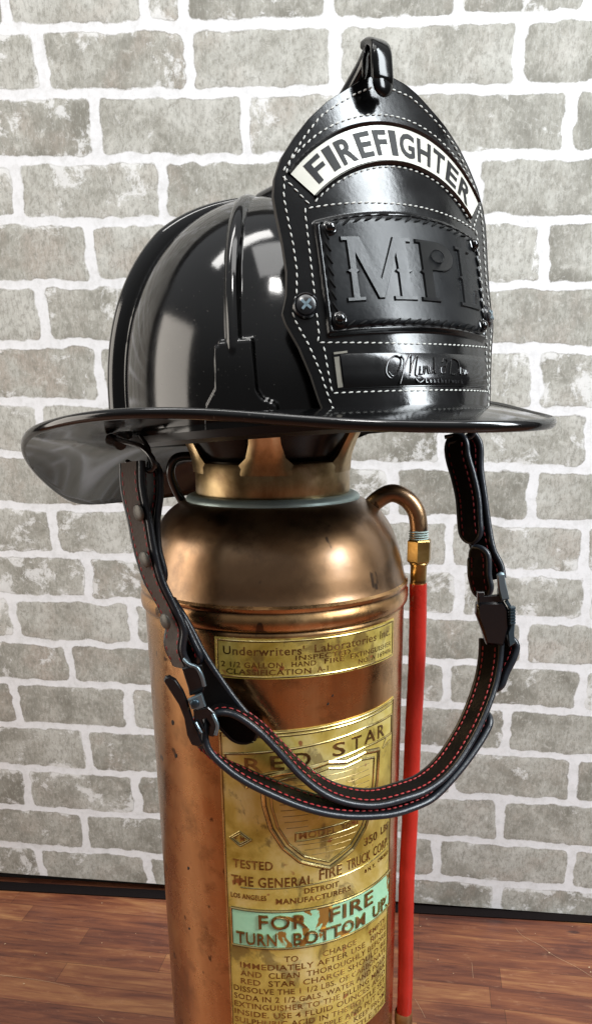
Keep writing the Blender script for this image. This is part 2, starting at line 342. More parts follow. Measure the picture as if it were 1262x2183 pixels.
P = WO[None, None]+gu[..., None]*WU+gv[..., None]*A3([0, 0, 1.])-WN*(np.clip(sd/.003, 0, 1)*.0003+.0004*vnoise(gu, gv, 9, .02))[..., None]
def wall_mat():
    m, n, l, b = mat('printed_brick'); t = n.new('ShaderNodeTexCoord').outputs['Object']
    a = n.new('ShaderNodeAttribute'); a.attribute_name = 'sd'; c = n.new('ShaderNodeAttribute'); c.attribute_name = 'rnd'; sx = n.new('ShaderNodeSeparateXYZ'); l.new(c.outputs['Vector'], sx.inputs[0])
    zf = noise(n, l, t, 210, 8, .72); ze = noise(n, l, t, 60, 4, .6)
    d = math_(n, l, 'ADD', math_(n, l, 'MULTIPLY', a.outputs['Fac'], 1000.), math_(n, l, 'MULTIPLY_ADD', zf.outputs['Fac'], 4.2, -2.1))
    d = math_(n, l, 'ADD', d, math_(n, l, 'MULTIPLY_ADD', ze.outputs['Fac'], 2.4, -1.2))
    mask = mrange(n, l, d, -.5, .9)
    zc = noise(n, l, t, 22, 6, .6, .4); rc = ramp(n, [(.30, (.175, .168, .140)), (.48, (.305, .298, .262)), (.70, (.44, .435, .40))])
    l.new(math_(n, l, 'ADD', zc.outputs['Fac'], math_(n, l, 'MULTIPLY_ADD', sx.outputs['X'], .22, -.11)), rc.inputs[0])
    zb = noise(n, l, t, 30, 3, .5); bf = math_(n, l, 'MULTIPLY', mrange(n, l, zb.outputs['Fac'], .48, .66), math_(n, l, 'MULTIPLY', sx.outputs['Y'], .6))
    col = mixc(n, l, bf, rc.outputs[0], (.33, .28, .235))
    # fine vertical scratchy grain
    zg = noise(n, l, mapping(n, l, t, (1, 1, .35)), 420, 5, .75); col = mixc(n, l, mrange(n, l, zg.outputs['Fac'], .50, .72, 0, .38), col, (.58, .58, .555))
    zg2 = noise(n, l, mapping(n, l, t, (1, 1, .5)), 300, 6, .8); col = mixc(n, l, mrange(n, l, zg2.outputs['Fac'], .47, .63, 0, .62), col, (.15, .145, .12))
    zq = noise(n, l, t, 110, 6, .78, .5); col = mixc(n, l, mrange(n, l, zq.outputs['Fac'], .54, .66, 0, .55), col, (.50, .49, .45)); col = mixc(n, l, mrange(n, l, zq.outputs['Fac'], .46, .36, 0, .5), col, (.16, .15, .125))
    # whitewash patches, more on some bricks and near their edges
    zw = noise(n, l, t, 34, 9, .74, .3); th = math_(n, l, 'ADD', zw.outputs['Fac'], math_(n, l, 'MULTIPLY_ADD', sx.outputs['Z'], .17, -.085))
    th = math_(n, l, 'ADD', th, mrange(n, l, a.outputs['Fac'], 0, .007, .06, 0)); wf = mrange(n, l, th, .60, .66, 0, .7)
    col = mixc(n, l, wf, col, (.66, .66, .655))
    zm = noise(n, l, t, 90, 8, .78); mort = mixc(n, l, mrange(n, l, zm.outputs['Fac'], .46, .68, 0, .6), (.64, .64, .65), (.44, .44, .43))
    # thin dark printed outline at brick rims
    rim = math_(n, l, 'MULTIPLY', mrange(n, l, math_(n, l, 'ABSOLUTE', math_(n, l, 'SUBTRACT', d, .7)), 0, .9, 1, 0), mrange(n, l, zb.outputs['Fac'], .40, .60, 0, .5))
    col = mixc(n, l, rim, col, (.12, .112, .095))
    l.new(mixc(n, l, mask, mort, col), b.inputs['Base Color']); b.inputs['Roughness'].default_value = .62
    h = math_(n, l, 'ADD', mask, math_(n, l, 'MULTIPLY', zf.outputs['Fac'], .6)); bump(n, l, h, .09, .0012, b); return m
wallmesh = put('brick_wall', P.reshape(-1, 3), [f[::-1] for f in gfaces(nv, nu)][::1], wall_mat(), None, True, 0)
tag(wallmesh, 'whitewashed grey brick wall with pale mortar behind the extinguisher', 'wall')
at_ = wallmesh.data.attributes.new('sd', 'FLOAT', 'POINT'); at_.data.foreach_set('value', sd.ravel())
at_ = wallmesh.data.attributes.new('rnd', 'FLOAT_VECTOR', 'POINT'); at_.data.foreach_set('vector', rr.ravel())
B = lambda u, z, d: WO+u*WU+A3([0, 0, z])+WN*d
V = A3([B(-1.6, 0, .02), B(1.6, 0, .02), B(1.6, 1.6, .02), B(-1.6, 1.6, .02), B(-1.6, 0, .05), B(1.6, 0, .05), B(1.6, 1.6, .05), B(-1.6, 1.6, .05)])
o = put('gap_shade_board', V, [(0, 1, 2, 3), (7, 6, 5, 4), (0, 4, 5, 1), (1, 5, 6, 2), (2, 6, 7, 3), (3, 7, 4, 0)], M_dark, None, False); tag(o, kind='structure')  # near-black sheet added behind the bricks; its colour gives the gap's shadow

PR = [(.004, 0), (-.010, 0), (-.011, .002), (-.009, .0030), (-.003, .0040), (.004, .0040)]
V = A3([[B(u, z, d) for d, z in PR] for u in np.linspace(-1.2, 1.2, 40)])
o = put('wall_foot_shade', V.reshape(-1, 3), gfaces(40, 6), simple('shade_black', (.006, .004, .004), .9, spec=.1), None); tag(o, kind='structure')  # added black strip that stands in for the shadow along the wall foot

# ------------------------------------------------------------------ extinguisher
ext = thing('fire_extinguisher', 'antique copper fire extinguisher with brass plates standing on the wood floor', 'fire extinguisher')
RB = .0890
mb = MB(); mb.add(*lathe([(0, .004), (RB-.002, .004), (RB+.001, .008), (RB+.001, .016), (RB, .02)] + [(RB, z) for z in np.linspace(.022, .470, 60)] + [(RB-.0002, .4712), (RB-.0010, .4720), (RB-.0012, .4726)], 160))
body = mb.put('body', M_copper, ext)
# copper band and domed shoulder (silhouette measured off the photograph)
band = lathe([(RB-.0014, .4725), (RB+.0010, .4731), (RB+.0022, .4744), (RB+.0026, .4775), (RB+.0024, .4812), (RB+.0012, .4832), (RB+.0010, .4842), (RB+.0020, .4856), (RB+.0020, .4872), (RB+.0006, .4888)], 160)
put('band', *band, M_copper, ext)
pts = smooth_path([(RB+.0006, 0, .4888), (.0886, 0, .4915), (.0862, 0, .5025), (.0822, 0, .5158), (.0768, 0, .5262), (.0700, 0, .5345), (.0610, 0, .5405), (.0530, 0, .5432), (.047, 0, .5445)], 50)
put('shoulder', *lathe([(p[0], p[2]) for p in pts], 160), M_copper2, ext)
sr = smooth_path([(.0580, 0, .5412), (.0576, 0, .5436), (.0545, 0, .5456), (.0505, 0, .5458)], 12)
put('seal_ring', *lathe([(p[0], p[2]) for p in sr], 96), M_solder, ext)
sh_dot = MB()
for (px, py, s) in ((558, 1121, 1.), ):
    d = ray(px, py); tt = (-(CAM[1]*d[1]+CAM[0]*d[0])-.079*np.hypot(d[0], d[1]))/(d[0]**2+d[1]**2)
# cap : collar band, four spokes, black hand ring
cap = put('cap', *lathe([(.0495, .5452), (.0508, .5455), (.0512, .547), (.0510, .5640), (.0502, .5665), (.0485, .5675), (.040, .568), (0, .569)], 120), M_collar, ext)
put('cap_gasket', *lathe([(.0455, .5665), (.0475, .570), (.053, .580), (.060, .592), (.062, .600), (.055, .606), (0, .606)], 96), simple('gasket_black', (.002, .002, .002), .2, spec=.25), ext)
mb = MB()
for k in range(5):
    a = math.radians(-93+72*k); ca, sa = math.cos(a), math.sin(a); rows = []
    for z, r, w in ((.560, .0496, .0440), (.5662, .0503, .0340), (.5705, .0512, .0245), (.579, .0545, .0195), (.588, .0590, .0180), (.598, .0640, .0180)):
        for s in np.linspace(-1, 1, 9):
            rr_ = r+.0026*(1-abs(s)**2.5)-.0010*max(0, 1-abs(s)*4); th = a+s*w/2/r; rows.append((rr_*math.cos(th), rr_*math.sin(th), z))
        for s in np.linspace(1, -1, 3):
            th = a+s*w/2/r; rows.append(((r-.006)*math.cos(th), (r-.006)*math.sin(th), z))
    put('spoke', A3(rows), gfaces(6, 12, True), M_collar, cap)
# discharge pipe, coupling, red hose, nozzle on the right side
HX, HY = .0985, -.004
pp = smooth_path([(.062, HY+.004, .531), (.0700, HY+.002, .5395), (.0790, HY, .5440), (.0885, HY, .5405), (.0952, HY, .5325), (.0975, HY, .5230), (.0978, HY, .5140)], 40)
pipe = put('discharge_pipe', *tube(pp, .0060, 24), M_copper2, ext)
mb = MB()
for k in range(4): mb.add(*lathe([(.0058, .5128+k*.0016), (.0069, .5135+k*.0016), (.0058, .5142+k*.0016)], 32, (HX-.0007, HY)))
mb.put('thread', M_solder, pipe)
a = np.linspace(0, 2*np.pi, 6, endpoint=False)+.25
hexp = lambda r, z: [(HX+r*math.cos(t), HY+r*math.sin(t), z) for t in a]
V = hexp(.0076, .5130)+hexp(.0086, .5120)+hexp(.0086, .4985)+hexp(.0078, .4975)
put('coupling_nut', V, gfaces(4, 6, True)+[(5, 4, 3, 2, 1, 0), (18, 19, 20, 21, 22, 23)], M_fit, ext, True, 20)
put('hose_sleeve', *lathe([(.0062, .4975), (.0066, .4965), (.0056, .4945), (.0055, .4805), (.005, .480)], 40, (HX, HY)), M_fit, ext)
hz = np.linspace(.4825, .118, 70)
hp = np.stack([HX+.0007*np.sin(hz*19)+.0003*np.sin(hz*47), HY+0*hz-.0008*np.sin(hz*15), hz], 1)
put('hose', *tube(hp, .00605+.00008*np.sin(hz*400), 28), M_red, ext)
noz = put('nozzle', *lathe([(.0066, .124), (.0072, .1225), (.0073, .112), (.0068, .1095), (.0050, .1075), (.0046, .100), (.0044, .080), (.0032, .070)], 40, (HX, HY)), M_collar, ext)
# dark wire carrying handle behind the neck, on the left
hp = smooth_path([(-.0600, .012, .5330), (-.0665, .008, .5480), (-.0685, .004, .5600), (-.0640, .002, .5680), (-.0540, .004, .5690), (-.0470, .004, .5670)], 40)
put('carrying_handle', *tube(hp, .0030, 14), M_steel, ext)
# name plates ---------------------------------------------------------
def cyl(az, z, w): # azimuth degrees (0 = towards camera), height, height above the surface
    a_ = np.radians(az); r = RB+w; return np.stack([r*np.sin(a_), -r*np.cos(a_), z+0*a_], -1)
AZL, AZR = -22.5, 61.3; KM = math.pi/180*RB   # metres per degree
def plate_piece(u0, u1, z0, z1, w, nseg=60, arch=None):
    uu = np.linspace(u0, u1, nseg); top = np.full(nseg, z1) if arch is None else arch(uu)
    ring = []
    for ww, ins in ((-.0005, 0), (w*.6, 0), (w, .0004), (w, .0010)):
        i_u = ins/KM
        U_ = np.clip(uu, u0+i_u, u1-i_u)
        for q in np.linspace(0, 1, 12): ring.append(cyl(U_, (z0+ins)+(top-ins-z0-ins)*q, ww) if ww == w and ins > .0005 else None)
    uu2, qq = np.meshgrid(uu, np.linspace(0, 1, 14)); V_ = cyl(uu2, z0+(top[None]-z0)*qq, w).reshape(-1, 3); F_ = gfaces(14, nseg)
    n0 = len(V_); per = [(j) for j in range(nseg)]+[i*nseg+nseg-1 for i in range(1, 14)]+[13*nseg+j for j in range(nseg-2, -1, -1)]+[i*nseg for i in range(12, 0, -1)]
    ctr = V_.mean(0); Vp = V_[per].copy(); Vp[:, :2] *= (RB-.0005)/(RB+w); Vp = Vp+(Vp-ctr)*0.0; F_ += [(per[i], n0+i, n0+(i+1) % len(per), per[(i+1) % len(per)]) for i in range(len(per))]
    return np.concatenate([V_, Vp]), F_
def wires(lines, r, w, cylmap=cyl):
    b = MB(); H_ = HALO.setdefault(id(b), MB()); KEEP.append(b)
    for L in lines:
        for (u1_, z1_), (u2_, z2_) in zip(L[:-1], L[1:]):
            k = max(3, int(abs(u2_-u1_)/1.5)+2); q = np.linspace(0, 1, k); U_ = u1_+(u2_-u1_)*q; Z_ = z1_+(z2_-z1_)*q
            b.add(*tube(cylmap(U_, Z_, w), r, 6)); H_.add(*tube(cylmap(U_, Z_-.0002, w-r*.75), r*1.6, 6))  # wider dark wire below paints the emboss shadow
    return b
def emboss(b, rows, depth, off=.012, w0=0.0):
    for s, u0, u1, z0, h in rows:
        V_, F_ = fit_text(s, u0, u1, z0, h, depth, off, 1.08); b.add(cyl(V_[:, 0], V_[:, 1], w0+V_[:, 2]), F_)
        V2, F2_ = fit_text(s, u0-.35, u1+.35, z0-.0004, h+.0008, depth*.45, off+.050, 1.08); H_ = HALO.setdefault(id(b), MB()); H_.add(cyl(V2[:, 0], V2[:, 1], w0+V2[:, 2]), F2_)
p1 = put('upper_plate', *plate_piece(AZL, 59.5, .4440, .4692, .0005), M_plate, ext, label='small brass plate lettered with laboratory inspection text')
wires([[(AZL+1, .4455), (58.5, .4455), (58.5, .4678), (AZL+1, .4678), (AZL+1, .4455)]], .00045, .0005).put('raised_border', M_letter, p1)
b = MB(); KEEP.append(b); emboss(b, [("Underwriters'", -19, 12.5, .4590, .0052), ("Laboratories Inc.", 16.5, 56, .4595, .0050), ("INSPECTED", 9, 32, .4555, .0030), ('2 1/2 GALLON', -20, 4, .4512, .0034), ('HAND', 7.5, 17, .4515, .0032), ('FIRE', 20.5, 29, .4517, .0032), ('EXTINGUISHER', 32, 57, .4520, .0032), ('CLASSIFICATION', -18, 15, .4468, .0034), ('A-1', 17.5, 22, .4470, .0034), ('NO. A 169486', 36, 57, .4475, .0030)], .0006, .010)
b.put('lettering', M_type, p1, sharp=30)
arch = lambda u: .4092+.0053*np.clip((u-AZL)/84, 0, 1)+.0*u
p2 = put('main_plate', *plate_piece(AZL, AZR, .168, .41, .0005, arch=arch), M_plate, ext, label='tall embossed brass instruction plate with shield emblem')
L = [[(AZL+.6, .169), (AZL+.6, .4080), (AZR-.6, .4133), (AZR-.6, .169)], [(AZL+1.8, .4060), (AZR-1.8, .4110)]]
wires(L, .00055, .0006).put('raised_border', M_letter, p2)
# ribbon banner with RED STAR
def wave(u): return 0
rib = [[(-20.5, .3935), (-8, .3960), (0, .3975), (40, .4035), (59.5, .4030)], [(-20.5, .3935), (-17.5, .3785)], [(-17.5, .3785), (-8, .3805), (0, .3830), (40, .3900), (59.5, .3895)], [(59.5, .4030), (59.5, .3895)], [(-15, .3780), (-11.5, .3715), (-9.5, .3790)], [(55, .3890), (52, .3830), (58.5, .3850)]]
wires(rib, .0006, .0006).put('ribbon_emblem', M_letter, p2)
shl = [(-5.2, .3790), (-4.5, .3600), (-2, .3440), (3, .3300), (10, .3190), (22.5, .3105), (34, .3190), (41, .3310), (45.5, .3450), (48.3, .3620), (49, .3835), (40, .3862), (30, .3840), (22, .3865), (12, .3835), (3, .3825), (-5.2, .3790)]
shl2 = [(22.5+(u-22.5)*.885, .3500+(z-.3500)*.885) for u, z in shl]
hatch = []
for z in np.arange(.3225, .379, .0042):
    # inner shield half width at this height
    hw_ = float(np.interp(z, [.316, .323, .331, .342, .358, .38], [2, 9, 15, 19, 22.0, 23]))
    if .3330 < z < .3400: continue
    gap = 9 if .343 < z < .372 else 0
    if gap: hatch += [[(22.3-hw_*.93, z), (22.3-gap, z+.0003)], [(22.3+gap, z+.0003), (22.3+hw_*.93, z)]]
    else: hatch.append([(22.3-hw_*.9, z), (22.3+hw_*.9, z)])
emb = wires([shl], .0012, .0006); 
hx = wires(hatch, .00030, .0003); hx.put('hatching', M_type, p2)
for x in (wires([shl2], .0006, .0006),):
    emb.add(np.concatenate(x.V), x.F); HALO[id(emb)].add(np.concatenate(HALO[id(x)].V), HALO[id(x)].F)
em = emb.put('shield_emblem', M_letter, p2)
# five pointed faceted star in the shield
V = [cyl(22.3, .3575, .0024)]; 
for k in range(10):
    r = .0148 if k % 2 == 0 else .0052; t = math.pi/2+k*math.pi/5; V.append(cyl(22.3+r*math.cos(t)/KM, .3575+r*math.sin(t), .0003))
put('star', A3(V), [(0, 1+k, 1+(k+1) % 10) for k in range(10)], M_letter, em, False)
wires([[(8, .3338), (8, .3398), (36.5, .3415), (36.5, .3355), (8, .3338)], [(-19.5, .3350), (-15, .3405), (-10, .3350), (-15, .3295), (-19.5, .3350)], [(-18.2, .3350), (-15, .3388), (-11.3, .3350), (-15, .3312), (-18.2, .3350)], [(-15.5, .2990), (59.5, .3035)]], .0004, .0006).put('frame_lines', M_letter, p2)
b = MB(); KEEP.append(b); emboss(b, [('R', -12, -4.8, .3830, .0092), ('E', -1.5, 4, .3850, .0092), ('D', 8, 14.6, .3862, .0092), ('S', 24, 29.8, .3895, .0090), ('T', 33, 38, .3905, .0090), ('A', 39.5, 46.5, .3915, .0090), ('R', 48, 53, .3915, .0090), ('MODEL 303', 9.5, 35, .3352, .0046)], .0008, .012)
b.put('lettering', M_type, p2, sharp=30)
b = MB(); KEEP.append(b); emboss(b, [('F M', -17.2, -13, .3333, .0034), ('TESTED', -18.5, -1.5, .3135, .0062), ('350', 40.5, 49, .3170, .0062), ('LBS', 52, 58.5, .3180, .0056),
    ('THE GENERAL', -19.5, 15.2, .3005, .0072), ('FIRE', 18, 28.5, .3030, .0078), ('TRUCK', 31, 44.5, .3045, .0074), ('CORP.', 46.5, 58.5, .3050, .0070), ('DETROIT', 11.5, 27, .2945, .0040), ('LOS ANGELES', -20, -4.5, .2905, .0036), ('MANUFACTURERS', -.5, 33, .2880, .0040), ('& N. Y.', 41, 48, .2960, .0030), ('CHICAGO', 50, 59, .2975, .0030)], .0008, .012)
b.put('maker_lettering', M_type, p2, sharp=30)
ban = put('green_banner', *plate_piece(-20.2, 61, .2542, .2818, .0010), M_teal, p2, label='pale green painted band')
wires([[(-20.2, .2538), (61, .2538), (61, .2824), (-20.2, .2824), (-20.2, .2538)]], .0007, .0010).put('raised_border', M_letter, p2)
b = MB(); KEEP.append(b); emboss(b, [('FOR', -8.0, 12.5, .2692, .0105), ('FIRE', 22.5, 46, .2692, .0108), ('TURN', -18, -.5, .2562, .0092), ('BOTTOM', 6.5, 41, .2562, .0094), ('UP.', 46.5, 58, .2562, .0094)], .0012, .006, .0008)
HALO.pop(id(b)); b.put('banner_lettering', M_type, p2, sharp=30)
rows = ['TO        CHARGE      EMPTY', 'IMMEDIATELY AFTER USE  RINSE', 'AND  CLEAN  THOROUGHLY BEFORE', 'RED  STAR  CHARGE SHOULD BE', 'DISSOLVE THE 1 1/2 LBS. OF CARBONATE', 'SODA IN 2 1/2 GALS. WATER AND POUR', 'EXTINGUISHER TO THE FILLING MARK', 'INSIDE. USE 4 FLUID OUNCES ACID', 'SULPHURIC ACID IN THE BOTTLE SET', 'IN. BE BOTTLE STOPPLE AND PUT ON', 'SCREW  CAP  ON  TIGHT  KEEP FROM', 'FREEZING  REMOVE BOTTLE THE']
b = MB(); KEEP.append(b)
for k, s in enumerate(rows):
    z = .2425-.0066*k; u0, u1 = (2.5, 58) if k == 0 else (-17 if k < 4 else -20.5, 59); emboss(b, [(s, u0, u1, z, .0044)], .0006, .012)
b.put('instruction_lettering', M_type, p2, sharp=30)
# tarnish pits and solder drips
mb = MB()
for az, z, s in ((-48, .405, 1.4), (-47, .382, 1.2), (-43, .300, 1.), (-45, .25, .8), (22, .425, .6), (24, .430, .5), (-12, .4868, .5)):
    c = cyl(az, z, .0); nrm = A3([math.sin(math.radians(az)), -math.cos(math.radians(az)), 0]); tg = A3([-nrm[1], nrm[0], 0]); put('tarnish_pit', *ball(c, tg*.0012*s, A3([.0004, 0, .0018*s]), nrm*.00015, 10, 6), M_dark, ext)
c = A3([-.0059, -.0680, .5285]); mb.add(*ball(c, (.0016, 0, 0), (0, .0006, .0008), (0, -.0004, .0005), 10, 6))
mb.put('vent_hole', M_dark, ext)

# ------------------------------------------------------------------ helmet
HA, HT, HR = .6707, .0697, .0105; HC = A3([-.0025, -.0209, .5861])
Fv = A3([math.sin(HA), -math.cos(HA), 0]); Lv = A3([math.cos(HA), math.sin(HA), 0]); Zv = A3([0, 0, 1.])
F2 = math.cos(HT)*Fv+math.sin(HT)*Zv; Z2 = math.cos(HT)*Zv-math.sin(HT)*Fv
L2 = math.cos(HR)*Lv+math.sin(HR)*Z2; Z3 = math.cos(HR)*Z2-math.sin(HR)*Lv
HM = np.stack([F2, L2, Z3], 1)
def frame(a, t, rl):
    F_ = A3([math.sin(a), -math.cos(a), 0]); L_ = A3([math.cos(a), math.sin(a), 0]); Z_ = A3([0, 0, 1.])
    Fb = math.cos(t)*F_+math.sin(t)*Z_; Zb = math.cos(t)*Z_-math.sin(t)*F_; Lb = math.cos(rl)*L_+math.sin(rl)*Zb; Zc = math.cos(rl)*Zb-math.sin(rl)*L_
    return np.stack([Fb, Lb, Zc], 1)
def hw(P_): return np.asarray(P_)@HM.T+HC       # helmet frame -> world
Mh = Matrix([[HM[0, 0], HM[0, 1], HM[0, 2], HC[0]], [HM[1, 0], HM[1, 1], HM[1, 2], HC[1]], [HM[2, 0], HM[2, 1], HM[2, 2], HC[2]], [0, 0, 0, 1]])
hel = thing('fire_helmet', 'glossy black traditional firefighter helmet resting on top of the copper extinguisher', 'helmet', Mh)
DX0, DA, DB, DH, DP, DQ = .005, .100, .084, .128, 2.6, 2.0
RIBS = [math.radians(d) for d in (0, 52, 126, 180, 234, 308)]
def dome(th, h, extra=0.):
    rr_ = np.clip(1-(h/DH)**DP, 0, 1)**(1/DQ)
    x_ = DX0+(DA)*rr_*np.cos(th); y_ = -(DB)*rr_*np.sin(th)
    e_ = 1e-4; h2 = np.clip(h-e_*10, 0, DH)
    nrm = np.stack([np.cos(th)/DA, -np.sin(th)/DB, (h/DH)**(DP-1)*1.0/DH*1.2], -1); nrm /= np.linalg.norm(nrm, axis=-1)[..., None]
    d = np.zeros_like(th+h)
    for k, a_ in enumerate(RIBS):
        dt = (th-a_+np.pi) % (2*np.pi)-np.pi; rad = .100*rr_; s = np.abs(np.sin(dt))*rad+(np.abs(dt) > 1.57)*1.0
        big = k in (2, 4)
        wd, ht = (.0095, .0110) if big else (.0052, .0034)
        if k in (1, 5): fade = np.clip((h-.022)/.016, 0, 1)
        else: fade = 1.
        fade = fade*(.35+.65*np.clip(rr_/.55, 0, 1)); prof = np.clip(1-(s/wd)**2, 0, 1)**.8
        d = np.maximum(d, ht*prof*fade)
        # soft channel on either side of the rib
        d = d-.0014*np.exp(-((s-wd*1.25)/(wd*.35))**2)*fade*(s < .5)
    # stepped foot below each side rib
    for sg, a_ in ((1, RIBS[1]), (-1, RIBS[5])):
        dt = ((th-a_+np.pi) % (2*np.pi)-np.pi)*sg*.1
        lf = np.interp(h, [0, .012, .020, .040, .0401], [-.021, -.019, -.0125, -.0115, -.009]); rt_ = np.interp(h, [0, .010, .0135, .0175, .038], [.024, .023, .015, .0125, .012])
        lf, rt_ = -rt_, -lf
        m_ = np.clip((dt-lf)/.0012, 0, 1)*np.clip((rt_-dt)/.0012, 0, 1)*np.clip((.043-h)/.0015, 0, 1)
        d = np.maximum(d, .0028*m_*(np.abs(dt) < .05))
    return np.stack([x_, y_, h+0*x_], -1)+nrm*(d+extra)[..., None]
nth, nh = 1080, 170
hh_ = DH*np.sin(np.linspace(0, np.pi/2, nh))**1.0; hh_ = DH*(1-(1-np.linspace(0, 1, nh))**1.6)
T_, H_ = np.meshgrid(np.linspace(0, 2*np.pi, nth, endpoint=False), hh_)
put('dome', hw(dome(T_, H_).reshape(-1, 3)), gfaces(nh, nth, True), M_black, hel, True, 0)
# brim
def rimc(th):                          # fitted outline of the rim, returned in the helmet frame
    c, s = np.cos(th), np.sin(th); m_ = 1-.0045*np.cos(3*th)*np.abs(s)+.0526*(np.cos(4*th)-1)
    x_ = np.where(c > 0, .2038*c, .1706*c)*m_; y_ = -.1438*s*m_
    z_ = .0091*s**2-.0428*np.clip(-c, 0, 1)**2.019-.0028*np.clip(c, 0, 1)**2-.0060*np.cos(3*th)+.0022*np.cos(4*th)
    W_ = np.stack([x_, y_, z_], -1)@frame(.6884, .0886, .0069).T+A3([-.0098, -.0106, .5807])
    return (W_-HC)@HM
tt = np.linspace(0, 2*np.pi, 360, endpoint=False); rc_ = rimc(tt); bc = dome(tt, np.zeros_like(tt))*A3([1, 1, 1]); bc[:, 0] = DX0+(DA+.001)*np.cos(tt); bc[:, 1] = -(DB+.001)*np.sin(tt)
rows_ = []
bz = .006
for q in np.linspace(0, 1, 28):
    p = bc+(rc_-bc)*q; zc = bz+(rc_[:, 2]-bz)*(.35*q+.65*q**2)
    p[:, 2] = zc+.0015*np.sin(np.pi*q); rows_.append(p)
top_ = A3(rows_); und = top_.copy()[::-1]; und[:, :, 2] -= .0028
edge = []
for a_ in np.linspace(90, -90, 9):
    o_ = (rc_-bc); o_[:, 2] = 0; o_ /= np.linalg.norm(o_, axis=1)[:, None]
    p = rc_+o_*(.0022*math.cos(math.radians(a_))+.0003); p[:, 2] = rc_[:, 2]-.0014+.0026*math.sin(math.radians(a_)); edge.append(p)
BR = np.concatenate([top_, A3(edge), und])
brim = put('brim', hw(BR.reshape(-1, 3)), gfaces(BR.shape[0], 360, True), M_black, hel, True, 50)
# inner liner seen under the brim
mb = MB(); lin = []
for q, z in ((1.0, .004), (.985, -.004), (.90, -.006), (.86, .004), (.85, .03)):
    lin.append(np.stack([DX0+DA*q*np.cos(tt), -DB*q*np.sin(tt), 0*tt+z], -1))
mb.add(A3(lin).reshape(-1, 3), gfaces(5, 360, True)); mb.put_ = None
V_ = hw(np.concatenate(mb.V)); put('liner', V_, mb.F, M_liner, hel)
# ear flap hanging at the far side
# shield (leather front piece): surface frame fitted to the photograph
SRS, SPX, SPY, SZ0, SYAW, SLEAN, SROLL, SCONE = .1494, .0747, -.1075, .67, .5552, -.263, .0062, 4.9552
SM = frame(SYAW, -SLEAN, SROLL)
def S(u, v, w=0.):                     # u across, v up, w out of the leather, all in metres
    u = np.asarray(u, float); v = np.asarray(v, float); r = SRS*(1+SCONE*v); a_ = u/r
    P_ = np.stack([-r*(1-np.cos(a_))+w*np.cos(a_), r*np.sin(a_)+w*np.sin(a_), v+0*a_], -1)
    return P_@SM.T+A3([SPX, SPY, SZ0])
OV = A3([-76.5, -75.5, -73.4, -70, -63.9, -52.8, -39.4, -28.1, -23.5, -15.8, -5.6, 6.9, 19.4, 27.6, 35.6, 44.5, 53.5, 61.4, 69.6, 75.8, 80.5, 83.5, 85.2])/1000
OWd = A3([50, 53.5, 56., 58.5, 60.1, 62.3, 66.2, 71.0, 72.0, 69.0, 67.4, 67.6, 68.6, 69.0, 67.3, 62.7, 54.9, 46.9, 36.2, 25.4, 17.5, 10.5, 2.5])/1000
def ow(v): return np.interp(v, OV, OWd)
def lift(u, v):                        # relief of the leather surface
    u = np.abs(u)*1000; v = v*1000
    sm = lambda q: np.clip(q, 0, 1)**2*(3-2*np.clip(q, 0, 1))
    s = sm((53.0-u)/2.2)*sm((20.6-.0018*u*u-v)/2.2)*sm((v+37.4)/2.2); s2 = sm((50.4-u)/1.6)*sm((18.2-.0018*u*u-v)/1.6)*sm((v+35.0)/1.6)
    return s*.0024-s2*.0012
nvv, nuu = 260, 200
vv = np.linspace(OV[0], OV[-1], nvv); W_ = ow(vv)
Ug = np.linspace(-1, 1, nuu)[None]*W_[:, None]; Vg = np.repeat(vv[:, None], nuu, 1)-.0022*(1-(Ug/.056)**2)*(np.clip((-.06-vv)/.0165, 0, 1)[:, None])
front = S(Ug, Vg, lift(Ug, Vg)); back = S(Ug, Vg, -.0042)
per = [(0, j) for j in range(nuu)]+[(i, nuu-1) for i in range(1, nvv)]+[(nvv-1, j) for j in range(nuu-2, -1, -1)]+[(i, 0) for i in range(nvv-2, 0, -1)]
shield = put('front_shield', np.concatenate([front.reshape(-1, 3), back.reshape(-1, 3)]), gfaces(nvv, nuu)+[tuple(nvv*nuu+k for k in f[::-1]) for f in gfaces(nvv, nuu)], M_leather, hel, True, 50, label='black leather front piece lettered FIREFIGHTER')
L_ = []
for w_, g_ in ((.0002, 0), (-.0005, .0005), (-.0020, .0008), (-.0036, .0005), (-.0042, 0)):
    L_.append(A3([S(Ug[i, j]*(1+g_/max(W_[i], .01)*(abs(Ug[i, j]) > .3*W_[i])), Vg[i, j]+(g_ if i == nvv-1 else 0)-(g_ if i == 0 else 0), w_) for i, j in per]))
put('leather_edge', A3(L_).reshape(-1, 3), gfaces(5, len(per), True), M_edge, shield)
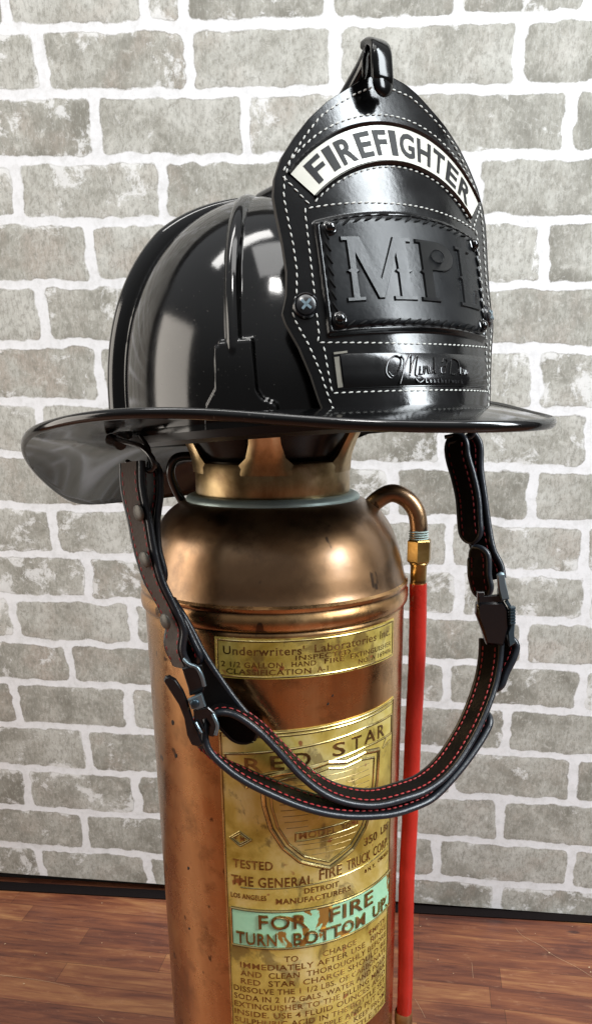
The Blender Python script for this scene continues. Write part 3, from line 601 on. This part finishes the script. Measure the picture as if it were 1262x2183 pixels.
def stitch(b, pts, pitch=.0036, ln=.0024, r=.00042, slant=.14, f=S, wo=.0003, lf=lift):
    P_ = A3(pts, float)/1000; d = np.r_[0, np.cumsum(np.hypot(*np.diff(P_, axis=0).T))]; n_ = max(int(round(d[-1]/pitch)), 1)
    for s in (np.arange(n_)+.5)/n_*d[-1]:
        c = A3([np.interp(s, d, P_[:, 0]), np.interp(s, d, P_[:, 1])]); e = A3([np.interp(min(s+.001, d[-1]), d, P_[:, 0]), np.interp(min(s+.001, d[-1]), d, P_[:, 1])])-A3([np.interp(max(s-.001, 0), d, P_[:, 0]), np.interp(max(s-.001, 0), d, P_[:, 1])]); e /= np.linalg.norm(e)+1e-9
        nn = A3([-e[1], e[0]]); e = e+nn*slant*(1+random.uniform(-.4, .4)); k_ = ln/2*random.uniform(.92, 1.05)
        c0 = f(c[0], c[1], wo+lf(c[0], c[1])); ax = f(c[0]+e[0]*k_, c[1]+e[1]*k_, wo+lf(c[0], c[1]))-c0; up_ = f(c[0], c[1], wo+.001+lf(c[0], c[1]))-c0; up_ /= np.linalg.norm(up_); sd_ = np.cross(ax, up_); sd_ /= np.linalg.norm(sd_)
        b.add(*ball(c0, sd_*r, up_*r, ax, 6, 6))
sym = lambda L: [L, [(-u, v) for u, v in L]]
st = MB()
inset = [(float(ow(v)*1000)-4.6, v*1000) for v in np.linspace(-.071, .066, 60)]
outl = [(0, 79.5), (12, 78), (22, 73.6), (31.5, 68.5)]+inset[::-1][1:]+[(52, -71.3), (48, -72.6), (30, -74.6), (0, -75.5)]
for L in sym(outl): stitch(st, L)
arcO = lambda u, c=66.5, R=85.: c-R+math.sqrt(R*R-u*u)
for L in sym([(u, arcO(u)) for u in np.linspace(0, 63.5, 30)]): stitch(st, L)
for L in sym([(u, arcO(u, 42.3, 78.)) for u in np.linspace(0, 50.5, 30)]): stitch(st, L)
for L in sym([(63.8, 36.5), (52.5, 22.8)]): stitch(st, L)
for L in sym([(u, 24.6-.0011*u*u) for u in np.linspace(0, 55, 20)]+[(55.2, 20)]+[(55.4+.05*k, 18-2.85*k) for k in range(20)]+[(58, -38.6)]): stitch(st, L)
for L in sym([(u, -42.6+.0012*u*u) for u in np.linspace(0, 57, 20)]): stitch(st, L)
for L in sym([(u, -65.3+.0010*u*u) for u in np.linspace(0, 53.5, 20)]): stitch(st, L)
for L in sym([(54.8, -40.2), (54.3, -50), (53.5, -62.3)]): stitch(st, L)
st.put('white_stitching', M_white, shield, label='rows of white stitching')
# reflective arc with FIREFIGHTER
def arc_top(u): return arcO(abs(u), 61.2, 85.)
def arc_bot(u): return arcO(abs(u), 45.2, 77.)
def arc_pt(s, q):                      # s -1..1 along, q 0..1 inner to outer
    uo, ui = 59.8*s, 49.9*s; return A3([ui+(uo-ui)*q, arc_bot(ui)+(arc_top(uo)-arc_bot(ui))*q])
ns = 81; G = A3([[arc_pt(s, q) for s in np.linspace(-1, 1, ns)] for q in np.linspace(0, 1, 9)])/1000
arcm = put('reflective_arc', S(G[..., 0], G[..., 1], .0008).reshape(-1, 3), gfaces(9, ns), M_reflect, shield, label='white reflective arc reading FIREFIGHTER')
fr = MB()
for q0, q1 in ((-.13, 0), (1, 1.13)):
    Q = A3([[arc_pt(s, q) for s in np.linspace(-1.0, 1.0, ns)] for q in np.linspace(q0, q1, 3)])/1000; fr.add(S(Q[..., 0], Q[..., 1], A3([.0006, .0020, .0006])[:, None]), gfaces(3, ns))
fr.put('arc_binding', M_leather, arcm)
b = MB(); word = 'FIREFIGHTER'; wds = [.62, .34, .74, .70, .62, .34, .80, .76, .66, .70, .74]; tot = sum(wds)+.16*10; s = -1+.085; span = 2-.17
for ch, wd in zip(word, wds):
    s1 = s+wd/tot*span; V_, F_ = text_poly(ch, 0, .028); V_ = V_.copy(); x0, x1 = V_[:, 0].min(), V_[:, 0].max(); y0, y1 = V_[:, 1].min(), V_[:, 1].max()
    m_ = .72 if ch != 'I' else .8
    # subdivide by mapping each vertex directly
    pts_ = A3([arc_pt(s+(a1-x0)/(x1-x0)*(s1-s), .13+.74*(a2-y0)/(y1-y0)) for a1, a2, _ in V_])/1000
    b.add(S(pts_[:, 0], pts_[:, 1], .0010), F_); s = s1+.16/tot*span
b.put('firefighter_lettering', M_print, arcm, smooth=False)
# centre panel
pan = [(u, v) for u, v in [(-49.5, 14.8), (-49.5, -31.5), (-47.5, -33.8), (47.5, -33.8), (49.5, -31.5), (49.5, 14.8), (47.5, 16.2)]]
nn_ = 60; uu = np.linspace(-49.5, 49.5, nn_); qv = np.linspace(0, 1, 30); UU, QQ = np.meshgrid(uu, qv); VV = -34.2+(18.4-.0016*UU*UU+34.2)*QQ
w_p = .0014+.0012*np.minimum(1, np.minimum((49.5-np.abs(UU))/1.0, np.minimum(QQ, 1-QQ)*52/1.0))
panel = put('centre_panel', S(UU/1000, VV/1000, w_p).reshape(-1, 3), gfaces(30, nn_), M_leather_flat, shield, label='matt black leather panel embossed MPL')
z = MB(); flat = lambda u, v: .0026
top_l = [(u, 16.2-.0016*u*u) for u in np.linspace(-45, 45, 40)]; bot_l = [(u, -32.6) for u in np.linspace(-44, 44, 40)]
for L in (top_l, bot_l, [(-47.2, 11), (-47.6, -27)], [(47.2, 11), (47.6, -27)]): stitch(z, L, .0058, .0048, .00065, .5, wo=.0003, lf=flat)
z.put('black_lacing', M_blackth, panel)
zb_ = MB()                             # raised rope edge between the laces
# embossed M P L (slab serif, pillowed)
def stroke_poly(b, poly, w0, w1):
    P_ = A3(poly, float); c = P_.mean(0); n_ = len(P_)
    outr = S(P_[:, 0]/1000, P_[:, 1]/1000, w0); 
    Q = P_.copy()
    for i in range(n_):
        a_, b_, c_ = P_[i-1], P_[i], P_[(i+1) % n_]; e1 = (b_-a_)/np.linalg.norm(b_-a_); e2 = (c_-b_)/np.linalg.norm(c_-b_); nm = A3([-e1[1], e1[0]])+A3([-e2[1], e2[0]]); nm /= max(np.linalg.norm(nm), .3); Q[i] = b_+nm*.75
    inn = S(Q[:, 0]/1000, Q[:, 1]/1000, w1); b.add(np.concatenate([outr, inn]), [(i, (i+1) % n_, n_+(i+1) % n_, n_+i) for i in range(n_)]+[tuple(n_+i for i in range(n_))])
def glyph(b, ox, polys, sx=1.):
    for p in polys:
        p = [(ox+u*sx, v) for u, v in p]
        ar = sum(p[i-1][0]*p[i][1]-p[i][0]*p[i-1][1] for i in range(len(p)))
        stroke_poly(b, p if ar > 0 else p[::-1], .0025, .0036)
gl = MB(); glyph(gl, -41.5, [[(0, -23), (9.5, -23), (9.5, -20.6), (6.8, -20.6), (6.8, -10), (8.2, -8.8), (6.8, -7.6), (6.8, -1), (15.8, -22.2), (19.2, -22.2), (27.8, -1), (27.8, -7.6), (26.2, -8.8), (27.8, -10), (27.8, -20.6), (24.0, -20.6), (24.0, -23), (37.5, -23), (37.5, -20.6), (34.8, -20.6), (34.8, -10), (36.6, -8.8), (34.8, -7.6), (34.8, 4.6), (37.5, 4.6), (37.5, 7.2), (27.0, 7.2), (18.4, -12.5), (9.8, 7.2), (0, 7.2), (0, 4.6), (2.8, 4.6), (2.8, -7.6), (1.2, -8.8), (2.8, -10), (2.8, -20.6), (0, -20.6)]])
bowl = lambda r1, r2, cx_, cy_, a0, a1, n_: [(cx_+r1*math.cos(math.radians(t)), cy_+r2*math.sin(math.radians(t))) for t in np.linspace(a0, a1, n_)]
gl.put('panel_letter', M_leather_flat, panel, sharp=25); gl = MB(); glyph(gl, -1.5, [[(0, -23), (12.5, -23), (12.5, -20.6), (9.4, -20.6), (9.4, -8.0), (14.5, -8.0)]+bowl(10.8, 7.6, 14.5, -.4, -90, 90, 14)+[(0, 7.2), (0, 4.8), (2.6, 4.8), (2.6, -7.4), (1.0, -8.6), (2.6, -9.8), (2.6, -20.6), (0, -20.6)]])
gl.put('panel_letter', M_leather_flat, panel, sharp=25); gl = MB(); glyph(gl, 26.0, [[(0, -23), (17.5, -23), (17.5, -12.5), (15.3, -12.5), (14.2, -19.6), (9.2, -20.4), (9.2, -9.8), (10.8, -8.6), (9.2, -7.4), (9.2, 4.8), (12.5, 4.8), (12.5, 7.2), (0, 7.2), (0, 4.8), (2.8, 4.8), (2.8, -7.4), (1.2, -8.6), (2.8, -9.8), (2.8, -20.6), (0, -20.6)]])
gl.put('panel_letter', M_leather_flat, panel, sharp=25)
pc = MB(); stroke_poly(pc, bowl(4.6, 3.2, 12.2, -.3, 0, 345, 14), .0037, .0030); pc.put('letter_counter', M_leather_flat, panel)
# corner rivets, ear screws
for u, v in ((-45.3, 11.2), (45.3, 11.2), (-46.0, -30.0), (46.0, -30.0)):
    c0 = S(u/1000, v/1000, .0028); n0 = S(u/1000, v/1000, .0038)-c0; n0 /= np.linalg.norm(n0); t0 = np.cross(n0, [0, 0, 1.]); t0 /= np.linalg.norm(t0); t1 = np.cross(t0, n0)
    bb = MB(); bb.add(*ball(c0+n0*.0008, t0*.0027, t1*.0027, n0*.0021, 18, 10)); bb.add(*ball(c0, t0*.0036, t1*.0036, n0*.0007, 18, 6)); bb.put('rivet', M_black, shield)
for u, v in ((-60.8, -21.6), (60.8, -21.6)):
    c0 = S(u/1000, v/1000, .0); n0 = S(u/1000, v/1000, .001)-c0; n0 /= np.linalg.norm(n0); t0 = np.cross(n0, [0, 0, 1.]); t0 /= np.linalg.norm(t0); t1 = np.cross(t0, n0)
    bb = MB(); an = np.linspace(0, 2*np.pi, 32, endpoint=False); pr = ((.0058, 0), (.0060, .0009), (.0054, .0016), (.0048, .0012), (.0045, .0020), (.0028, .0026), (0.0001, .0028))
    V_ = A3([[c0+r*(math.cos(t)*t0+math.sin(t)*t1)+n0*h_ for t in an] for r, h_ in pr]); bb.add(V_, gfaces(7, 32, True)); scw = bb.put('screw', M_steel, shield)
    bb = MB()
    for k in range(2):
        t = math.radians(40+90*k); e1 = math.cos(t)*t0+math.sin(t)*t1; e2 = np.cross(n0, e1); q = c0+n0*.0029
        P_ = A3([q-e1*.0030-e2*.00062, q+e1*.0030-e2*.00062, q+e1*.0030+e2*.00062, q-e1*.0030+e2*.00062]); bb.add(*slab3(P_, -n0*(.0005+.0001*k), .0001))
    bb.put('cross_slot', M_clip, scw)
# lower name panel with its strip of silver and the script
rec = [(-51.0, -45.6), (51.0, -45.6), (51.0, -62.8), (-51.0, -62.8)]
uu = np.linspace(-51, 51, 50); UU, QQ = np.meshgrid(uu, np.linspace(0, 1, 6)); c_u = .0011*UU*UU
bt = put('name_strip_backing', S(UU/1000, (-63.4+.0009*UU*UU+(17.2)*QQ)/1000, .0006).reshape(-1, 3), gfaces(6, 50), M_leather, shield)
uu = np.linspace(-47.5, 47.5, 50); UU, QQ = np.meshgrid(uu, np.linspace(0, 1, 6)); wq = .0008+.0010*np.minimum(1, np.minimum(QQ, 1-QQ)*10)
nmp = put('name_panel', S(UU/1000, (-62.9+.0009*UU*UU+(15.6)*QQ)/1000, wq).reshape(-1, 3), gfaces(6, 50), M_leather, shield, label='narrow black leather name panel with embossed script')
b = MB()
for u0, u1, v0, v1 in ((-50.6, -48.2, -60.6, -46.4), (-50.6, -44.0, -45.2, -44.2)):
    q = [(u0, v0), (u1, v0), (u1, v1), (u0, v1)]; P_ = S(A3([p[0] for p in q])/1000, A3([p[1] for p in q])/1000, .0007); n0 = S(u0/1000, v0/1000, .0017)-S(u0/1000, v0/1000, .0007); b.add(*slab3(P_, n0*.4, .0001))
b.put('silver_strip', M_silver, nmp)
def scr(b, strokes, r=.00042):
    for st_ in strokes:
        P_ = smooth_path([(u, v, 0) for u, v in st_], 8*len(st_))/1000; b.add(*tube(S(P_[:, 0], P_[:, 1]+.0, .0019), r, 8))
b = MB()
scr(b, [[(-21, -57.5), (-24.5, -59), (-26.5, -56), (-24.5, -51), (-20.5, -48.6), (-18, -50.5), (-20, -55.5), (-23.2, -58.2), (-25.3, -56)],
        [(-17.5, -48.6), (-16.2, -51), (-17.8, -57), (-20, -62)], [(-17.8, -57.5), (-14.5, -51), (-12.2, -48.4), (-12.6, -52), (-14.2, -58.5)], [(-14.2, -58), (-11, -51.5), (-8.4, -48.8), (-9.6, -53), (-11, -58.2), (-9.5, -58.6), (-7.6, -55.5)],
        [(-7.6, -54), (-8.3, -57.8), (-6.5, -57.6), (-5.2, -54.2)], [(-5.2, -53.8), (-5.9, -57.8), (-3.6, -53.8), (-3.2, -57.6), (-1.6, -56)], [(0, -54), (-1.8, -54.8), (-1.6, -57.4), (.4, -56), (1.8, -49.8), (.8, -57.5), (2.2, -57.2)],
        [(7, -52), (8.5, -50), (10.4, -51.2), (9, -54.5), (7.5, -57.5), (5.2, -57), (5.8, -54.5), (10, -53.5)], [(13.5, -50.6), (12.2, -54), (10.8, -58)], [(10.5, -52.5), (14, -50), (18.5, -51), (18.8, -55), (14.5, -57.8), (11, -57.4)], [(20, -54), (19.4, -57.4), (21, -56.8), (22, -54.6), (22.8, -57.4), (24.2, -54.8), (25, -57.2), (26.5, -55)]])
b.put('script_lettering', M_leather, nmp)
b = MB(); scr(b, [[(-9.5, -61.5), (-11, -60), (-8.5, -58.8), (-6.5, -60.4), (-8.8, -61.9), (-10.5, -61.4)]], .0003)
for i, ch in enumerate('Leatherwork'): 
    V_, F_ = text_poly(ch, 0, .02); V_ = V_.copy(); V_ = V_*A3([2.6, 3.0, 0])+A3([-5.5+i*2.45, -62.0, 0]); b.add(S(V_[:, 0]/1000, V_[:, 1]/1000, .0021), F_)
b.put('small_lettering', M_steel, nmp)
# holder: arm rising from the crown to clasp the tip of the shield
arm = smooth_path([hw([.018, 0, .121]), hw([.042, 0, .124]), hw([.064, 0, .135]), at(752, 205, -.077), at(784, 143, -.085), at(797, 108, -.090)], 30)
hd = MB(); n_ = len(arm)
wv = A3([math.cos(SYAW), math.sin(SYAW), 0]); R_ = []
for i in range(n_):
    T = arm[min(i+1, n_-1)]-arm[max(i-1, 0)]; T /= np.linalg.norm(T); up_ = np.cross(wv, T); up_ /= np.linalg.norm(up_); q = i/(n_-1); hw_ = .0100*(1-q)+.0052*q; ht = .0100*(1-q)+.0040*q
    R_.append([arm[i]+wv*hw_*math.copysign(abs(math.cos(t))**.7, math.cos(t))+up_*ht*math.copysign(abs(math.sin(t))**.7, math.sin(t)) for t in np.linspace(0, 2*np.pi, 20, endpoint=False)])
hd.add(A3(R_), gfaces(n_, 20, True)+[tuple((n_-1)*20+k for k in range(20))])
hold = hd.put('shield_holder', M_black, hel)
hk = smooth_path([at(786, 100, -.086), at(797, 93, -.092), at(808, 97, -.099), at(812, 112, -.103), at(814, 145, -.104), at(815, 172, -.1035), at(815, 184, -.1005)], 30)
R_ = []; n_ = len(hk)
for i in range(n_):
    T = hk[min(i+1, n_-1)]-hk[max(i-1, 0)]; T /= np.linalg.norm(T); up_ = np.cross(wv, T); up_ /= np.linalg.norm(up_); q = i/(n_-1); hw_ = .0052+.0008*q*(1-max(0, q-.9)*5); ht = .0022
    R_.append([hk[i]+wv*hw_*math.copysign(abs(math.cos(t))**.6, math.cos(t))+up_*ht*math.copysign(abs(math.sin(t))**.6, math.sin(t)) for t in np.linspace(0, 2*np.pi, 20, endpoint=False)])
hb = MB(); hb.add(A3(R_), gfaces(n_, 20, True)+[tuple((n_-1)*20+k for k in range(20)), tuple(range(20))[::-1]])
c0 = at(816, 176, -.1035); hb.add(*ball(c0, wv*.0062, A3([0, .0005, .0062]), A3([0, -.0026, 0]), 20, 10))
c0 = at(779, 132, -.095); hb.add(*ball(c0, wv*.0022+A3([0, .001, 0]), A3([.0008, 0, .0072]), A3([0, -.0030, 0]), 16, 10))
hb.put('holder_clasp', simple('clasp_black', (.002, .002, .002), .13, spec=.30), hold)

# ------------------------------------------------------------------ chin strap
strap = thing('chin_strap', 'black leather chin strap with red stitching hanging in a loop below the helmet brim', 'chin strap', None, tuple(at(640, 1400, -.08)))
def ribbon(edge, W, w=.0178, t=.0042, n_=70, ends=True, side=1):
    """edge: list of (px, py, Y) of the near edge, W: one or more width directions (pointing from the near edge inwards)"""
    P_ = smooth_path([at(*e) for e in edge], n_); W = np.atleast_2d(A3(W, float)); ws = A3([[np.interp(q, np.linspace(0, 1, len(W)), W[:, k]) for k in range(3)] for q in np.linspace(0, 1, n_)])
    T = np.gradient(P_, axis=0); T /= np.linalg.norm(T, axis=1)[:, None]; ws -= T*(ws*T).sum(1)[:, None]; ws /= np.linalg.norm(ws, axis=1)[:, None]; N = np.cross(ws, T)
    wd = np.full(n_, w)
    d = np.r_[0, np.cumsum(np.linalg.norm(np.diff(P_, axis=0), axis=1))]
    C = P_+ws*(w/2)
    if ends:
        for i in range(n_):
            e_ = min(d[i], d[-1]-d[i]); 
            if e_ < w/2: wd[i] = w*math.sqrt(max(1-(1-e_/(w/2))**2, .02))
    cs = [(math.copysign(abs(math.cos(a_))**.32, math.cos(a_)), math.copysign(abs(math.sin(a_))**.75, math.sin(a_))) for a_ in np.linspace(0, 2*np.pi, 28, endpoint=False)]
    V_ = A3([[C[i]+ws[i]*wd[i]/2*c+N[i]*t/2*s_ for c, s_ in cs] for i in range(n_)])
    F_ = gfaces(n_, 28, True)+[tuple(range(28))[::-1], tuple((n_-1)*28+k for k in range(28))]
    return dict(P=P_, W=ws, N=N, C=C, wd=wd, w=w, t=t, d=d, V=V_.reshape(-1, 3), F=F_)
def add_strap(rb, name='strap_layer', face=0, th=1, label=None):
    o_ = put(name, rb['V'], rb['F'], M_strap, strap, label=label)
    n_ = len(rb['C'])
    # rolled edges
    bb = MB()
    for s_ in (-1, 1): bb.add(*tube(rb['C']+rb['W']*(s_*(rb['wd']/2-.0012))[:, None], rb['t']*.48, 10))
    bb.put('rolled_edge', M_sedge, o_)
    if face:                          # suede inner face showing
        fr_ = []
        for i in range(n_): 
            k_ = max(rb['wd'][i]/2-.0030, .0004); fr_.append([rb['C'][i]+rb['W'][i]*x+rb['N'][i]*(face*(rb['t']/2+.0002)) for x in np.linspace(-k_, k_, 5)])
        put('suede_face', A3(fr_).reshape(-1, 3), gfaces(n_, 5), M_suede, o_)
    if th:
        bb = MB(); d = rb['d']; ns_ = int(d[-1]/.0042)
        for s_ in (np.arange(ns_)+.5)/ns_*d[-1]:
            if s_ < .005 or s_ > d[-1]-.005: continue
            c = A3([np.interp(s_, d, rb['C'][:, k]) for k in range(3)]); w_ = A3([np.interp(s_, d, rb['W'][:, k]) for k in range(3)]); nn0 = A3([np.interp(s_, d, rb['N'][:, k]) for k in range(3)]); tg = np.cross(nn0, w_)
            for sx_ in (-1, 1):
                for sy_ in (-1, 1):
                    bb.add(*ball(c+w_*sx_*(rb['w']/2-.0040)+nn0*sy_*(rb['t']/2+.0001), w_*.00055, nn0*.00045, tg*.0015, 6, 5))
        bb.put('red_stitching', M_redth if th == 1 else M_redth2, o_)
    return o_

# upper left: doubled strap from the ring down to the buckle
s1 = ribbon([(306, 982, -.098), (308, 1040, -.101), (322, 1110, -.104), (334, 1180, -.106), (350, 1240, -.107), (378, 1300, -.107), (396, 1345, -.107), (393, 1388, -.107), (408, 1424, -.106)], [(-.76, .65, .05), (-.74, .66, .05), (-.66, .75, 0), (-.66, .75, 0)], n_=90, ends=False, w=.0190, t=.0042)
L1 = add_strap(s1, face=1, label='strap face of brown suede with red stitches')
s2 = ribbon([(343, 985, -.092), (345, 1050, -.094), (338, 1110, -.097), (341, 1170, -.099), (352, 1215, -.100), (356, 1252, -.100)], [(-.62, .78, .05)], n_=50); add_strap(s2)
s3 = ribbon([(378, 1300, -.099), (394, 1325, -.100), (410, 1360, -.101), (428, 1398, -.102), (432, 1420, -.102)], [(-.40, .9, 0)], n_=30, t=.004); add_strap(s3)
s4 = ribbon([(372, 1280, -.0965), (404, 1330, -.0975), (440, 1395, -.099), (480, 1455, -.100), (520, 1508, -.101), (566, 1556, -.101)], [(-.25, .95, -.1), (-.7, .5, -.5), (-.80, .12, -.56), (-.80, .12, -.56)], w=.0205, n_=60, t=.004); add_strap(s4, th=0, label='loose strap tongue in glossy black leather')
# bottom loop: two layers from the left buckle to the right
sB = ribbon([(456, 1550, -.110), (453, 1530, -.112), (470, 1520, -.114), (500, 1525, -.115), (545, 1555, -.115), (590, 1600, -.114), (640, 1655, -.113), (690, 1694, -.112), (740, 1714, -.110), (800, 1720, -.107), (862, 1706, -.101), (918, 1684, -.093), (966, 1643, -.083), (1010, 1577, -.070), (1040, 1514, -.060), (1059, 1458, -.051), (1068, 1410, -.046), (1071, 1365, -.043)],
            [(0, .95, -.2), (0, .97, -.1), (-.05, 1, .12), (-.1, 1, .1), (-.35, .93, .1), (-.52, .85, 0), (-.62, .78, 0)], n_=160, ends=False, t=.0044); add_strap(sB)
sA = ribbon([(448, 1532, -.111), (439, 1560, -.112), (447, 1600, -.114), (485, 1641, -.116), (526, 1670, -.117), (580, 1697, -.117), (640, 1722, -.116), (700, 1738, -.115), (760, 1744, -.112), (830, 1740, -.107), (880, 1726, -.101), (925, 1704, -.093), (975, 1653, -.082), (1012, 1605, -.072), (1040, 1560, -.063), (1056, 1522, -.056)],
            [(-.55, .8, -.2), (-.3, .95, .1), (0, 1, .1), (0, 1, .1), (-.1, .98, .15), (-.35, .93, .1), (-.5, .85, 0)], n_=150, ends=True, t=.0044); add_strap(sA)
sC = ribbon([(1092, 1352, -.040), (1104, 1378, -.040), (1098, 1404, -.042), (1082, 1437, -.044), (1073, 1462, -.046), (1064, 1482, -.047)], [(-.62, .78, 0)], n_=40, t=.0045); add_strap(sC, th=2)
# upper right
s5 = ribbon([(1000, 925, .000), (999, 962, -.001), (1012, 1011, -.004), (1022, 1057, -.007), (1027, 1120, -.011), (1031, 1152, -.013)], [(-.72, .69, 0)], n_=50, w=.0178); add_strap(s5, th=2)
s6 = ribbon([(1008, 915, .003), (1026, 945, .001), (1028, 998, -.001), (1036, 1057, -.005), (1045, 1123, -.009), (1055, 1172, -.013), (1071, 1205, -.015), (1076, 1232, -.017)], [(-.70, .71, 0)], n_=60, ends=False); add_strap(s6, th=2)
s7 = ribbon([(1030, 1158, -.020), (1043, 1185, -.022), (1045, 1227, -.024), (1050, 1252, -.025), (1053, 1272, -.026)], [(-.68, .73, 0)], n_=40, w=.0170); add_strap(s7, th=2)
# snaps and rivets on the left strap
def snap(px, py, Y, ax=.0034, ay=.0048):
    c = at(px, py, Y); nrm = np.mean(s1['N'], 0)*-1; nrm /= np.linalg.norm(nrm); t0 = np.cross(nrm, [0, 0, 1.]); t0 /= np.linalg.norm(t0); t1 = np.cross(t0, nrm); bb = MB(); bb.add(*ball(c, t0*ay, t1*ay, nrm*.0013, 20, 10)); bb.add(*ball(c+nrm*.0006, t0*ay*.6, t1*ay*.6, nrm*.0013, 20, 8)); bb.put('snap', simple('dull_nickel', (.09, .085, .075), .42, metal=.6), strap)
snap(296, 1093, -.104); snap(309, 1193, -.105); snap(353, 1325, -.106)
# attachment rings at the brim
def ring(pts, r): return put('attachment_ring', *tube(smooth_path([at(*p) for p in pts], 40), r, 12), M_steel, strap)
ring([(232, 932, -.050), (262, 940, -.072), (300, 952, -.092), (322, 972, -.098), (330, 992, -.098), (322, 1004, -.097), (306, 1000, -.096), (285, 992, -.094), (272, 985, -.090)], .0016)
ring([(238, 938, -.055), (258, 946, -.066)], .0038)
ring([(300, 930, -.085), (318, 960, -.093), (318, 1000, -.096)], .0013)
ring([(948, 932, .010), (975, 926, .006), (1004, 914, .002), (1010, 922, .001), (1004, 932, .001), (980, 938, .004), (957, 944, .008)], .0014)
# left quick release buckle
bk = MB(); bk.add(*slab([(388, 1425), (431, 1418), (437, 1466), (432, 1478), (404, 1484), (402, 1470)], -.112, .003))
buckle = bk.put('buckle', M_steel, strap, label='black quick release buckle on the left side')
bb = MB(); bb.add(*slab([(349, 1450), (352, 1443), (360, 1442), (374, 1450), (390, 1474), (400, 1498), (412, 1540), (424, 1568), (432, 1590), (424, 1594), (410, 1590), (400, 1570), (394, 1535), (380, 1500), (360, 1468)], -.1170, .004, .001)); bb.put('lever', M_steel, buckle)
bb = MB(); bb.add(*tube(smooth_path([at(392, 1405, -.113), at(404, 1416, -.115), at(420, 1423, -.116), at(430, 1440, -.116), at(436, 1462, -.115)], 24), .0012, 10)); bb.add(*tube(smooth_path([at(454, 1522, -.117), at(460, 1535, -.118), at(464, 1548, -.118), at(460, 1566, -.117)], 20), .0011, 10)); bb.add(*tube(smooth_path([at(418, 1540, -.117), at(424, 1552, -.118), at(430, 1562, -.118)], 12), .0008, 8)); bb.put('wire_bar', M_clip, buckle)
bb = MB(); bb.add(*slab([(400, 1492), (430, 1479), (439, 1507), (422, 1514), (408, 1512)], -.1185, .003, .0006)); clp = bb.put('clip_plate', M_clip, buckle)
c = at(416, 1500, -.1192); bb = MB(); bb.add(*ball(c, (.0026, 0, 0), (0, 0, .0026), (0, .0012, 0), 18, 10)); bb.put('rivet', simple('blue_steel', (.05, .075, .095), .3, metal=.8), clp)
bb = MB(); bb.add(*slab([(412, 1514), (444, 1508), (462, 1524), (466, 1545), (456, 1572), (447, 1570), (452, 1546), (440, 1528), (428, 1534), (437, 1562), (428, 1562), (414, 1535)], -.1150, .0035)); bb.add(*slab([(436, 1534), (456, 1530), (458, 1566), (444, 1570)], -.108, .002)); bb.put('hook', M_steel, buckle)
# right buckle
bk = MB(); bk.add(*slab([(1018, 1290), (1024, 1284), (1074, 1283), (1084, 1300), (1086, 1340), (1074, 1378), (1038, 1376), (1030, 1350), (1016, 1312)], -.052, .009, .0018)); bk.add(*slab([(1018, 1262), (1032, 1262), (1034, 1290), (1018, 1288)], -.050, .004)); bk.add(*slab([(1020, 1272), (1072, 1269), (1074, 1288), (1018, 1290)], -.0505, .004)); bk.add(*slab([(1062, 1256), (1070, 1258), (1074, 1282), (1062, 1282)], -.050, .004))
buckle2 = bk.put('buckle', M_steel, strap, label='black quick release buckle on the right side')
bb = MB(); bb.add(*slab([(1060, 1226), (1068, 1221), (1074, 1222), (1078, 1240), (1084, 1268), (1086, 1278), (1070, 1282), (1063, 1262)], -.0535, .004, .0012)); bb.put('clip_plate', M_clip, buckle2)
bb = MB()
for k in range(6):
    y = 1296+k*6.3; bb.add(*slab([(1086, y), (1099, y-1), (1099, y+3.6), (1086, y+4.6)], -.0535, .006, .0006))
bb.add(*slab([(1088, 1296), (1097, 1295), (1098, 1334), (1096, 1352), (1098, 1372), (1086, 1380), (1082, 1352), (1087, 1334)], -.0520, .005, .001)); bb.add(*slab([(1076, 1284), (1082, 1278), (1090, 1292), (1086, 1298)], -.0525, .003)); bb.put('ribbed_lever', simple('blue_black_steel', (.05, .08, .10), .35, metal=.5), buckle2)
